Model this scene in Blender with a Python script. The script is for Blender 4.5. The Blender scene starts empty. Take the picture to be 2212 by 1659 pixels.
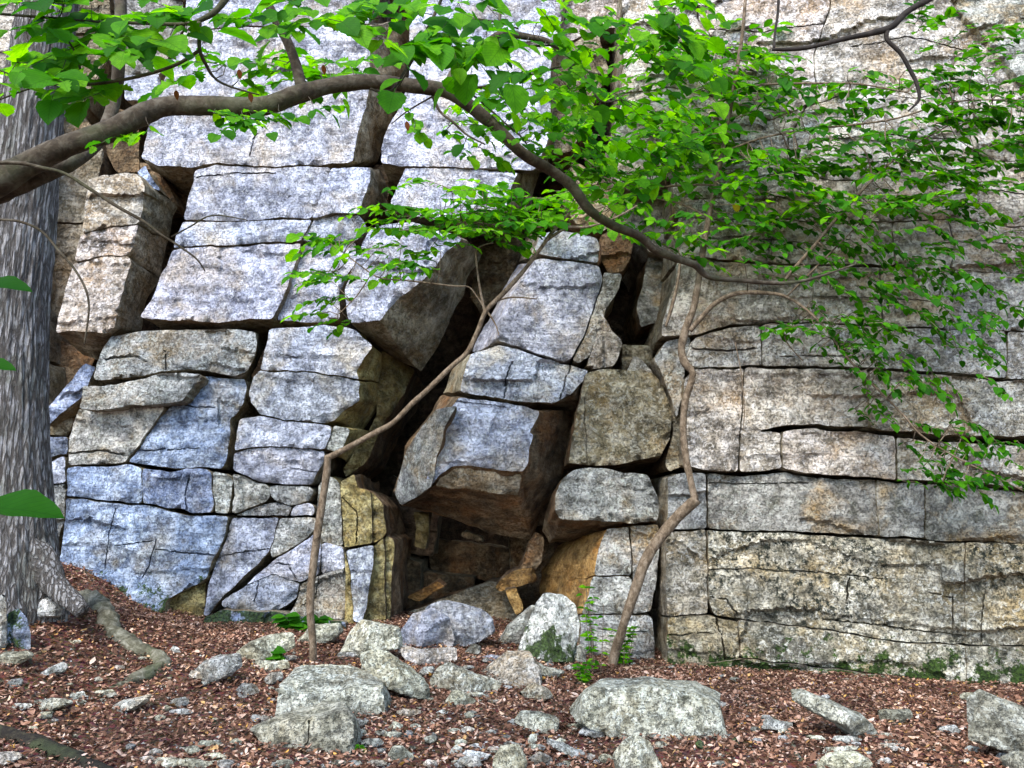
import bpy, math, random
import numpy as np
from mathutils import Vector, noise, Matrix
from mathutils.geometry import delaunay_2d_cdt
random.seed(7)
R = math.radians
S = bpy.context.scene
COL = S.collection

# ---------------------------------------------------------------- camera, world, sun
CW, CH, F = 2212.0, 1659.0, 1736.0        # working units of the traced outlines
EYE = Vector((0, 0, 1.6)); PITCH = R(10)
cd = bpy.data.cameras.new('camera'); cam = bpy.data.objects.new('camera', cd); COL.objects.link(cam)
cam.location = EYE; cam.rotation_euler = (R(90) + PITCH, 0, 0)
cd.sensor_width = 36; cd.lens = 36 * F / CW; cd.clip_end = 2000; cd.clip_start = 0.05
S.camera = cam
w = bpy.data.worlds.new('World'); S.world = w; w.use_nodes = True
nt = w.node_tree
sky = nt.nodes.new('ShaderNodeTexSky'); sky.sky_type = 'NISHITA'; sky.sun_disc = False
sky.sun_elevation = R(48); sky.sun_rotation = R(205)
bg = nt.nodes['Background']; bg.inputs['Strength'].default_value = 0.15
nt.links.new(sky.outputs[0], bg.inputs[0])
sl = bpy.data.lights.new('sun', 'SUN'); sun = bpy.data.objects.new('sun', sl); COL.objects.link(sun)
sl.energy = 1.5; sl.angle = R(24); sl.color = (1, .95, .88)
sun.rotation_euler = (R(42), 0, R(-25))
S.view_settings.view_transform = 'Standard'; S.view_settings.look = 'None'
S.view_settings.gamma = 1; S.view_settings.exposure = 1.88
S.view_settings.use_curve_mapping = False

# ---------------------------------------------------------------- helpers
cp, sp = math.cos(PITCH), math.sin(PITCH)
def ray(u, v):
    a = (u - CW / 2) / F; b = (CH / 2 - v) / F
    return Vector((a, cp - b * sp, sp + b * cp))
def at(u, v, Y):
    d = ray(u, v); return EYE + d * (Y / d.y)
def plane_at(u, v, pl):
    Y0, xc, zc, sx, sz = pl
    d = ray(u, v)
    t = (Y0 - sx * xc + sz * (EYE.z - zc)) / (d.y - sx * d.x - sz * d.z)
    return EYE + d * t
def link(name, me, mats, parent=None, loc=None):
    o = bpy.data.objects.new(name, me); COL.objects.link(o)
    for m in (mats if isinstance(mats, (list, tuple)) else [mats]):
        if m.name not in [x.name for x in me.materials if x]: me.materials.append(m)
    if loc is not None: o.location = loc
    if parent is not None:
        o.parent = parent
        if loc is not None: o.location = Vector(loc) - parent.location
    return o
def tag(o, label=None, cat=None, group=None, kind=None):
    if label: o['label'] = label
    if cat: o['category'] = cat
    if group: o['group'] = group
    if kind: o['kind'] = kind
    return o
def empty(name, loc):
    o = bpy.data.objects.new(name, None); COL.objects.link(o); o.location = loc; o.empty_display_size = .2
    return o
def mesh(name, V, Fc, smooth=True, sharp=None, mi=None):
    """world-space verts -> mesh centred on its middle; returns mesh, centre"""
    A = np.array([tuple(p) for p in V], dtype=float)
    c = (A.min(0) + A.max(0)) / 2
    me = bpy.data.meshes.new(name); me.from_pydata((A - c).tolist(), [], Fc)
    if smooth: me.polygons.foreach_set('use_smooth', [True] * len(me.polygons))
    if mi is not None: me.polygons.foreach_set('material_index', mi)
    if sharp: me.set_sharp_from_angle(angle=R(sharp))
    me.update()
    return me, Vector(c)
def fbm(x, y, z, o=4):
    return noise.fractal(Vector((x, y, z)), 0.9, 2.0, o)

# ---------------------------------------------------------------- materials
class NB:
    def __init__(s, name):
        s.m = bpy.data.materials.new(name); s.m.use_nodes = True; s.t = s.m.node_tree
        s.b = s.t.nodes['Principled BSDF']; s.b.inputs['Roughness'].default_value = .9
        s.b.inputs['Specular IOR Level'].default_value = .25
    def n(s, ty, **k):
        x = s.t.nodes.new(ty)
        for a, b in k.items(): setattr(x, a, b)
        return x
    def l(s, a, b): s.t.links.new(a, b)
    def pos(s, scale=(1, 1, 1), loc=(0, 0, 0)):
        g = s.n('ShaderNodeNewGeometry'); mp = s.n('ShaderNodeMapping')
        mp.inputs['Scale'].default_value = scale; mp.inputs['Location'].default_value = loc
        s.l(g.outputs['Position'], mp.inputs[0]); return mp.outputs[0]
    def noise(s, vec, sc, det=4, ro=.6, dist=0):
        x = s.n('ShaderNodeTexNoise'); x.inputs['Scale'].default_value = sc; x.inputs['Detail'].default_value = det
        x.inputs['Roughness'].default_value = ro; x.inputs['Distortion'].default_value = dist
        s.l(vec, x.inputs['Vector']); return x.outputs['Fac']
    def voro(s, vec, sc, feat='F1', out='Distance'):
        x = s.n('ShaderNodeTexVoronoi', feature=feat); x.inputs['Scale'].default_value = sc
        s.l(vec, x.inputs['Vector']); return x.outputs[out]
    def ramp(s, fac, st):
        x = s.n('ShaderNodeValToRGB'); e = x.color_ramp.elements
        while len(e) < len(st): e.new(.5)
        for i, (p, c) in enumerate(st):
            e[i].position = p; e[i].color = (c, c, c, 1) if not isinstance(c, tuple) else (*c, 1)
        s.l(fac, x.inputs[0]); return x.outputs[0]
    def mix(s, f, a, b, bt='MIX'):
        x = s.n('ShaderNodeMix', data_type='RGBA', blend_type=bt)
        for v, i in ((f, 0), (a, 6), (b, 7)):
            if hasattr(v, 'is_output'): s.l(v, x.inputs[i])
            else: x.inputs[i].default_value = (*v, 1) if isinstance(v, tuple) else v
        return x.outputs[2]
    def math(s, op, a, b=0.0):
        x = s.n('ShaderNodeMath', operation=op)
        for v, i in ((a, 0), (b, 1)):
            if hasattr(v, 'is_output'): s.l(v, x.inputs[i])
            else: x.inputs[i].default_value = v
        return x.outputs[0]
    def bump(s, h, st, dist=.02):
        x = s.n('ShaderNodeBump'); x.inputs['Strength'].default_value = st; x.inputs['Distance'].default_value = dist
        s.l(h, x.inputs['Height']); s.l(x.outputs[0], s.b.inputs['Normal'])
    def out(s, c): s.l(c, s.b.inputs['Base Color']); return s.m

def rock_mat(name, mid, light, dark, stain, lichen=(.62, .66, .60), lich=.5, speck=.5, stn=.5, moss=0, mossz=.7, streak=.5, ms=1.0, black=0):
    b = NB(name); P = b.pos()
    mott = b.noise(P, 9 * ms, 7, .66)
    col = b.ramp(mott, [(.34, dark), (.47, mid), (.61, light)])
    big = b.noise(P, .9, 4, .6)
    hue = b.noise(b.pos(loc=(3, 9, 4)), 1.7, 5, .65, .4)
    col = b.mix(b.math('MULTIPLY', b.ramp(hue, [(.48, 0.), (.66, 1.)]), stn), col, stain)
    # bedding streaks
    st = b.noise(b.pos((1.0, 1.0, 8)), 2.4, 6, .7, .4)
    col = b.mix(b.math('MULTIPLY', b.ramp(st, [(.36, 1.), (.48, 0.)]), streak), col, dark)
    # vertical run-off stains
    vs = b.noise(b.pos((3.5, 3.5, .35)), 1.6, 4, .6)
    col = b.mix(b.math('MULTIPLY', b.ramp(vs, [(.52, 0.), (.72, 1.)]), .35), col, tuple(x * .5 for x in mid))
    # large tonal patches
    pt = b.noise(b.pos((1, 1, 1.8), (5, 5, 5)), 1.9, 4, .65, .5)
    col = b.mix(1.0, col, b.ramp(pt, [(.36, (.50, .50, .51)), (.48, (.92, .91, .90)), (.62, (1.20, 1.18, 1.15))]), 'MULTIPLY')
    # lichen crust
    lv = b.noise(P, 13, 7, .75, .8)
    lm = b.math('MULTIPLY', b.ramp(lv, [(.52, 0.), (.565, 1.)]), b.ramp(big, [(.35, .25), (.6, 1.)]))
    col = b.mix(b.math('MULTIPLY', lm, lich), col, lichen)
    # dark specks
    sv = b.noise(b.pos(loc=(7, 1, 2)), 46, 3, .8)
    s2 = b.noise(b.pos(loc=(1, 6, 2)), 19, 5, .8, .5)
    col = b.mix(b.math('MULTIPLY', b.ramp(s2, [(.37, 1.), (.44, 0.)]), speck * .75), col, tuple(x * .55 for x in dark))
    col = b.mix(b.math('MULTIPLY', b.ramp(sv, [(.39, 1.), (.46, 0.)]), speck), col, tuple(x * .35 for x in dark))
    col = b.mix(b.math('MULTIPLY', b.ramp(sv, [(.56, 0.), (.64, 1.)]), speck * .45), col, tuple(min(.8, x * 1.25) for x in light))
    if black:
        bv = b.noise(b.pos(loc=(2, 5, 8)), 13, 6, .8)
        bm = b.noise(b.pos(loc=(2, 1, 8)), .75, 2, .5)
        col = b.mix(b.math('MULTIPLY', b.math('MULTIPLY', b.ramp(bv, [(.50, 0.), (.57, 1.)]), b.ramp(bm, [(.40, .25), (.50, 1.)])), black), col, (.02, .024, .016))
    if moss:
        g = b.n('ShaderNodeNewGeometry'); sep = b.n('ShaderNodeSeparateXYZ'); b.l(g.outputs['Position'], sep.inputs[0])
        h = b.math('SUBTRACT', mossz, sep.outputs[2])
        h = b.math('ADD', b.math('MULTIPLY', h, .9), b.math('MULTIPLY', b.math('SUBTRACT', b.noise(b.pos(loc=(1, 2, 3)), 5.5, 6, .75), .52), 2.2))
        mm = b.math('MULTIPLY', b.ramp(h, [(.06, 0.), (.16, 1.)]), moss)
        mc = b.ramp(b.noise(P, 30, 4, .7), [(.35, (.008, .016, .004)), (.6, (.045, .085, .012))])
        col = b.mix(mm, col, mc)
    oi = b.n('ShaderNodeObjectInfo')
    col = b.mix(1.0, col, oi.outputs['Color'], 'MULTIPLY')
    hgt = b.math('ADD', b.math('MULTIPLY', mott, .8), b.math('MULTIPLY', lv, .35))
    hgt = b.math('ADD', hgt, b.math('MULTIPLY', st, .55)); hgt = b.math('ADD', hgt, b.math('MULTIPLY', b.ramp(s2, [(.35, 0.), (.46, 1.)]), .4))
    hgt = b.math('ADD', hgt, b.math('MULTIPLY', b.ramp(sv, [(.33, 0.), (.45, 1.)]), .35))
    b.bump(hgt, 1.0, .055)
    return b.out(col)

M = {}
M['pale'] = rock_mat('pale_rock', (.35, .38, .48), (.62, .66, .79), (.14, .15, .185), (.48, .42, .33), lichen=(.72, .75, .76), lich=.45, speck=.24, stn=.85, streak=.45, ms=.6)
M['blue'] = rock_mat('blue_rock', (.19, .25, .40), (.44, .52, .70), (.075, .095, .14), (.34, .29, .20), lichen=(.58, .66, .74), lich=.35, speck=.24, stn=.6, moss=.95, mossz=.92, streak=.6, ms=.6)
M['grey'] = rock_mat('grey_rock', (.28, .29, .28), (.53, .54, .53), (.105, .10, .08), (.34, .25, .13), lich=.5, speck=.4, stn=.7, streak=.5, ms=.7)
M['warm'] = rock_mat('warm_rock', (.39, .35, .29), (.72, .68, .62), (.12, .108, .085), (.42, .29, .16), lichen=(.78, .76, .74), lich=.6, speck=.36, stn=.75, streak=.6, ms=.55)
M['tawny'] = rock_mat('tawny_rock', (.28, .23, .14), (.48, .43, .33), (.12, .10, .055), (.27, .17, .06), lichen=(.58, .56, .48), lich=.45, speck=.35, stn=.8, streak=.2, ms=.7)
M['base'] = rock_mat('lichen_rock', (.29, .265, .195), (.54, .51, .41), (.10, .095, .065), (.37, .26, .10), lichen=(.74, .73, .64), lich=.65, speck=.4, stn=.75, moss=1, mossz=.36, streak=.6, black=1, ms=.55)
M['slate'] = rock_mat('slate_rock', (.22, .215, .20), (.38, .38, .36), (.10, .10, .08), (.36, .24, .10), lich=.3, speck=.3, stn=.9, streak=.4, ms=.6)
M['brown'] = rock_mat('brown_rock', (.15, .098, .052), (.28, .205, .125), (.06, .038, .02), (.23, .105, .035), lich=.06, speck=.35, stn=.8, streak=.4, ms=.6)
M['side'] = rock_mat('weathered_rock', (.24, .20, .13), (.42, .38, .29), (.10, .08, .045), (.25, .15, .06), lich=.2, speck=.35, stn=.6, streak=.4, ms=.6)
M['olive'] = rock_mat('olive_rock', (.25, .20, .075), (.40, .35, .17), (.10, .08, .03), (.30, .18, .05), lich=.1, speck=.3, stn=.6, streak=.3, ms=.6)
M['ochre'] = rock_mat('ochre_rock', (.30, .17, .05), (.48, .31, .12), (.12, .065, .02), (.42, .19, .04), lich=.05, speck=.3, stn=.8, streak=.5, ms=.6)
M['boulder'] = rock_mat('boulder_rock', (.34, .335, .26), (.60, .60, .50), (.13, .13, .095), (.32, .26, .15), lichen=(.72, .75, .66), lich=.65, speck=.45, stn=.5, streak=.2, ms=1.0)
M['mossrock'] = rock_mat('mossy_boulder', (.50, .51, .50), (.76, .77, .76), (.18, .19, .16), (.36, .35, .28), lich=.6, speck=.45, stn=.3, moss=.95, mossz=.62, ms=1.0)
M['white'] = rock_mat('white_chip', (.44, .45, .43), (.72, .73, .72), (.18, .18, .15), (.36, .33, .26), lich=.5, speck=.4, stn=.3, ms=1.2)
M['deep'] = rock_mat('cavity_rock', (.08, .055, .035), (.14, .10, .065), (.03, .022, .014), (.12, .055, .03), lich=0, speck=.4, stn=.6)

def bark_mat(name, a, c, d, vscale=(14, 14, 2.2), st=.9, green=0, furrow=None):
    b = NB(name)
    n1 = b.noise(b.pos(vscale), 1.6, 7, .7, .5); n2 = b.noise(b.pos(), 9, 5, .7)
    col = b.ramp(n1, [(.34, a), (.5, c), (.66, d)])
    col = b.mix(b.math('MULTIPLY', b.ramp(n2, [(.5, 0.), (.66, 1.)]), .45), col, d)
    if green:
        col = b.mix(b.math('MULTIPLY', b.ramp(b.noise(b.pos(loc=(4, 4, 4)), 3, 4, .6), [(.5, 0.), (.62, 1.)]), green), col, (.06, .08, .03))
    if furrow:
        wv = b.n('ShaderNodeVectorMath', operation='ADD'); nn = b.n('ShaderNodeTexNoise'); nn.inputs['Scale'].default_value = 6; nn.inputs['Detail'].default_value = 3
        sc = b.n('ShaderNodeVectorMath', operation='SCALE'); sc.inputs['Scale'].default_value = .8
        b.l(b.pos(), nn.inputs['Vector']); b.l(nn.outputs['Color'], sc.inputs[0]); b.l(sc.outputs[0], wv.inputs[0]); b.l(b.pos(furrow), wv.inputs[1])
        fe = b.voro(wv.outputs[0], 1.0, 'DISTANCE_TO_EDGE')
        fr = b.ramp(b.math('ADD', fe, b.math('MULTIPLY', b.math('SUBTRACT', n1, .5), .5)), [(.0, 0.), (.20, 1.)])
        col = b.mix(fr, (.085, .074, .065), col)
        b.bump(b.math('ADD', b.math('MULTIPLY', fr, 1.2), b.math('ADD', n1, b.math('MULTIPLY', n2, .6))), 1, .03)
        return b.out(col)
    b.bump(b.math('ADD', n1, b.math('MULTIPLY', n2, .5)), st, .015)
    return b.out(col)
M['oak'] = bark_mat('furrowed_bark', (.12, .112, .105), (.24, .23, .22), (.37, .365, .38), (30, 30, 7), 1, .3, (30, 30, 2.2))
M['smooth'] = bark_mat('smooth_bark', (.018, .013, .008), (.045, .033, .020), (.10, .085, .062), (9, 9, 9), .8, .3)
M['sapling'] = bark_mat('sapling_bark', (.045, .031, .019), (.115, .082, .052), (.23, .18, .13), (14, 14, 9), .8)
M['darkbark'] = bark_mat('dark_bark', (.010, .008, .007), (.02, .016, .013), (.04, .032, .027), (8, 8, 8), .5)
M['rot'] = bark_mat('rotten_bark', (.006, .005, .004), (.014, .011, .008), (.04, .035, .02), (9, 9, 9), 1, .4)
M['root'] = bark_mat('root_bark', (.035, .033, .022), (.085, .080, .052), (.24, .23, .18), (7, 7, 7), .8, .4)

def leaf_mat(name, c0, c1, c2, tr=.5):
    b = NB(name); b.t.nodes.remove(b.b)
    at_ = b.n('ShaderNodeAttribute', attribute_name='leaf_id'); oi = b.n('ShaderNodeObjectInfo')
    r = b.math('FRACT', b.math('ADD', at_.outputs['Fac'], oi.outputs['Random']))
    col = b.ramp(r, [(0, c0), (.45, c1), (.9, c2)])
    uv = b.n('ShaderNodeUVMap'); sep = b.n('ShaderNodeSeparateXYZ'); b.l(uv.outputs[0], sep.inputs[0])
    ax = b.math('ABSOLUTE', sep.outputs[0])                       # 0 on the midrib
    vein = b.math('SINE', b.math('MULTIPLY', b.math('SUBTRACT', sep.outputs[1], b.math('MULTIPLY', ax, .55)), 46.0))
    vm = b.math('MAXIMUM', b.ramp(vein, [(.86, 0.), (1., 1.)]), b.ramp(ax, [(.0, 1.), (.06, 0.)]))
    col = b.mix(b.math('MULTIPLY', vm, .45), col, tuple(x * .45 for x in c0))
    nz = b.noise(b.pos(), 35, 3, .6)
    col = b.mix(b.math('MULTIPLY', b.ramp(nz, [(.4, 1.), (.6, 0.)]), .35), col, c0)
    g = b.n('ShaderNodeBsdfPrincipled'); g.inputs['Roughness'].default_value = .62; g.inputs['Specular IOR Level'].default_value = .12
    t = b.n('ShaderNodeBsdfTranslucent'); mx = b.n('ShaderNodeMixShader'); mx.inputs[0].default_value = tr
    b.l(col, g.inputs['Base Color'])
    b.l(b.mix(1., col, (2.6, 2.2, .5), 'MULTIPLY'), t.inputs[0])
    b.l(g.outputs[0], mx.inputs[1]); b.l(t.outputs[0], mx.inputs[2])
    b.l(mx.outputs[0], b.t.nodes['Material Output'].inputs[0])
    return b.m
M['leaf'] = leaf_mat('green_leaf', (.012, .085, .001), (.045, .20, .0015), (.13, .36, .003))
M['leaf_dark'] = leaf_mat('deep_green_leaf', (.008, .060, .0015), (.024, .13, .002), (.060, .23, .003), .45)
M['leaf_yellow'] = leaf_mat('yellow_leaf', (.35, .30, .02), (.5, .42, .02), (.6, .5, .03))
M['leaf_red'] = leaf_mat('withered_leaf', (.12, .03, .01), (.18, .06, .02), (.10, .04, .02))

def litter_mat():
    b = NB('dry_leaf'); a = b.n('ShaderNodeAttribute', attribute_name='leaf_id')
    c = b.ramp(a.outputs['Fac'], [(0, (.03, .014, .007)), (.28, (.11, .052, .029)), (.60, (.25, .13, .082)), (.84, (.40, .25, .18)), (.93, (.60, .46, .38)), (.995, (.50, .27, .05))])
    n = b.noise(b.pos(), 40, 3, .6)
    c = b.mix(b.math('MULTIPLY', b.ramp(n, [(.4, 1.), (.6, 0.)]), .4), c, (.08, .035, .02))
    c = b.mix(1., c, b.ramp(b.noise(b.pos(loc=(3, 3, 3)), 1.7, 5, .7), [(.36, (.55, .50, .46)), (.5, (1., 1., 1.)), (.64, (1.35, 1.3, 1.25))]), 'MULTIPLY')
    b.b.inputs['Roughness'].default_value = .7
    return b.out(c)
M['litter'] = litter_mat()
def soil_mat():
    b = NB('forest_soil'); n = b.noise(b.pos(), 22, 8, .75)
    c = b.ramp(n, [(.3, (.03, .015, .010)), (.5, (.11, .048, .030)), (.7, (.22, .11, .075))])
    n2 = b.voro(b.pos(), 38, out='Color')
    c = b.mix(.35, c, b.mix(1., n2, (.30, .15, .10), 'MULTIPLY'))
    b.bump(n, 1, .05); return b.out(c)
M['soil'] = soil_mat()

# ---------------------------------------------------------------- ground height
ctl = []
def cpnt(u, v, Y): p = at(u, v, Y); ctl.append((p.x, p.y, p.z))
for a in [(-250, 1160, 9.6), (170, 1228, 9.5), (300, 1318, 9.3), (450, 1352, 9.2), (700, 1358, 9.2), (850, 1350, 9.4), (1000, 1345, 10.0),
          (1100, 1312, 11.6), (900, 1308, 11.6), (1000, 1300, 12.6), (1250, 1424, 8.9), (1450, 1448, 8.8), (1800, 1472, 8.3), (2212, 1506, 7.8), (2450, 1522, 7.6),
          (60, 1300, 7.0), (-250, 1330, 6.6), (300, 1478, 6.6), (700, 1500, 6.7), (1100, 1500, 7.0), (1500, 1520, 7.0), (1900, 1560, 6.6),
          (-150, 1659, 4.9), (600, 1659, 5.0), (1106, 1659, 5.1), (1700, 1659, 5.1), (2300, 1659, 5.1)]: cpnt(*a)
for x, y, z in [(0, 3, .08), (0, 0, 0), (-4, 2, .12), (4, 2, 0), (0, -6, -.1), (-9, 3, .5), (9, 3, -.1), (-12, 9, 1.6), (12, 9, -.1), (-14, 0, .5), (14, 0, -.2),
                (0, 16, .9), (-10, 16, 1.6), (10, 16, .2), (0, -20, -.3), (-25, -5, 0), (25, -5, -.3), (-30, 20, 1), (30, 20, 0)]: ctl.append((x, y, z))
CT = np.array(ctl); n_ = len(CT)
D_ = np.sqrt(((CT[:, None, :2] - CT[None, :, :2]) ** 2).sum(-1))
A_ = np.zeros((n_ + 3, n_ + 3)); A_[:n_, :n_] = D_ + np.eye(n_) * .05
A_[:n_, n_] = 1; A_[:n_, n_ + 1:] = CT[:, :2]; A_[n_, :n_] = 1; A_[n_ + 1:, :n_] = CT[:, :2].T
W_ = np.linalg.solve(A_, np.concatenate([CT[:, 2], [0, 0, 0]]))
def gz_arr(x, y):
    x = np.asarray(x, float); y = np.asarray(y, float)
    o = W_[n_] + W_[n_ + 1] * x + W_[n_ + 2] * y
    for i in range(n_): o = o + W_[i] * np.hypot(x - CT[i, 0], y - CT[i, 1])
    far = np.clip((np.hypot(x, y - 5) - 22) / 12, 0, 1)
    o = o * (1 - far) + 0 * far
    o = o + .025 * np.sin(x * 3.1 + 1.3 * np.sin(y * 2.3)) * np.cos(y * 2.7 + x) + .012 * np.sin(x * 9 + y * 4) * np.sin(y * 8 - x * 3)
    return o
def gz(x, y): return float(gz_arr([x], [y])[0])
def ghit(u, v):
    d = ray(u, v); ys = np.arange(3.0, 13, .04); t = ys / d.y
    z = 1.6 + d.z * t; g = gz_arr(d.x * t, ys)
    k = np.where(z <= g)[0]
    return float(ys[k[0]]) if len(k) else 12.5

def build_ground():
    xs = np.concatenate([-np.geomspace(300, 8, 22), np.linspace(-7.4, 7.4, 190), np.geomspace(8, 300, 22)])
    ys = np.concatenate([-np.geomspace(300, 1, 22), np.linspace(0, 3.6, 14), np.linspace(3.8, 12.8, 130), np.geomspace(13.4, 300, 20)])
    X, Y = np.meshgrid(xs, ys); Z = gz_arr(X, Y)
    V = np.stack([X.ravel(), Y.ravel(), Z.ravel()], 1).tolist(); nx = len(xs)
    Fc = [(j * nx + i, j * nx + i + 1, (j + 1) * nx + i + 1, (j + 1) * nx + i) for j in range(len(ys) - 1) for i in range(nx - 1)]
    me = bpy.data.meshes.new('ground'); me.from_pydata(V, [], Fc); me.polygons.foreach_set('use_smooth', [True] * len(Fc))
    tag(link('ground', me, M['soil']), kind='structure')
build_ground()

# ---------------------------------------------------------------- rock blocks
def jit(u, v, amp=1.0):
    a = 3.4 * amp
    hx = 1.5 * amp * noise.noise(Vector((u / 5, v / 5, 2.2))); hy = 1.5 * amp * noise.noise(Vector((u / 5, v / 5, 6.2)))
    u += hx; v += hy
    du = a * noise.noise(Vector((u / 38, v / 38, 1.7))) + 2.2 * amp * noise.noise(Vector((u / 11, v / 11, 5.1)))
    dv = a * noise.noise(Vector((u / 38, v / 38, 9.3))) + 2.2 * amp * noise.noise(Vector((u / 11, v / 11, 3.9)))
    return u + du, v + dv
def area(P): return .5 * sum(P[i][0] * P[(i + 1) % len(P)][1] - P[(i + 1) % len(P)][0] * P[i][1] for i in range(len(P)))
def resample(pts, step):
    out = []
    n = len(pts)
    for i in range(n):
        a, b = pts[i], pts[(i + 1) % n]; L = math.hypot(b[0] - a[0], b[1] - a[1]); k = max(1, int(round(L / step)))
        for j in range(k):
            t = j / k; out.append((a[0] + (b[0] - a[0]) * t, a[1] + (b[1] - a[1]) * t, i, t))
    return out
def inset(P, g):
    n = len(P); s = 1 if area(P) > 0 else -1; out = []
    for i in range(n):
        a, b, c = P[i - 1], P[i], P[(i + 1) % n]
        tx, ty = c[0] - a[0], c[1] - a[1]; L = math.hypot(tx, ty) or 1
        k = g * (.55 + .9 * abs(noise.noise(Vector((b[0] / 45, b[1] / 45, g)))) * 1.6)
        out.append((b[0] - ty / L * k * s, b[1] + tx / L * k * s))
    return out
def dist_poly(px, py, P):
    d = np.full(px.shape, 1e9); n = len(P)
    for i in range(n):
        ax, ay = P[i]; bx, by = P[(i + 1) % n]; ex, ey = bx - ax, by - ay; L2 = ex * ex + ey * ey + 1e-9
        t = np.clip(((px - ax) * ex + (py - ay) * ey) / L2, 0, 1)
        d = np.minimum(d, np.hypot(px - ax - t * ex, py - ay - t * ey))
    return d
def inside(px, py, P):
    r = np.zeros(px.shape, bool); n = len(P)
    for i in range(n):
        ax, ay = P[i]; bx, by = P[(i + 1) % n]
        if ay == by: continue
        c = ((ay > py) != (by > py)) & (px < (bx - ax) * (py - ay) / (by - ay) + ax); r ^= c
    return r
def cdt(ring, pts):
    n = len(ring)
    vin = [Vector(p) for p in ring] + [Vector(p) for p in pts]
    vo, eo, fo, ov, oe, of = delaunay_2d_cdt(vin, [], [list(range(n))], 1, 1e-4)
    m = {}
    for k, lst in enumerate(ov):
        for q in lst: m[q] = k
    return [(p.x, p.y) for p in vo], fo, [m.get(i, 0) for i in range(n)]

def relief(p, amp, layer):
    x, y, z = p
    a = .036 * fbm(x * .8, y * .8, z * 1.7 + 3)
    s = z * 4.2 + .35 * x * .3 + 1.3 * noise.noise(Vector((x * .8, 4.2, z * .8)))
    st = (s - math.floor(s)); c = noise.cell(Vector((math.floor(s) * 1.7, math.floor(x * .9 + .7 * noise.noise(Vector((x, z, 1)))), 3)))
    a += layer * (.020 * (c - .5) * 2 + .010 * (1 - st) ** 3)
    a += .011 * fbm(x * 5, y * 5, z * 9, 3)
    v = noise.voronoi(Vector((x * 2.4, z * 3.4, y)))[0]
    a += .016 * min(1, (v[1] - v[0]) * 3) - .01
    return a * amp

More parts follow.
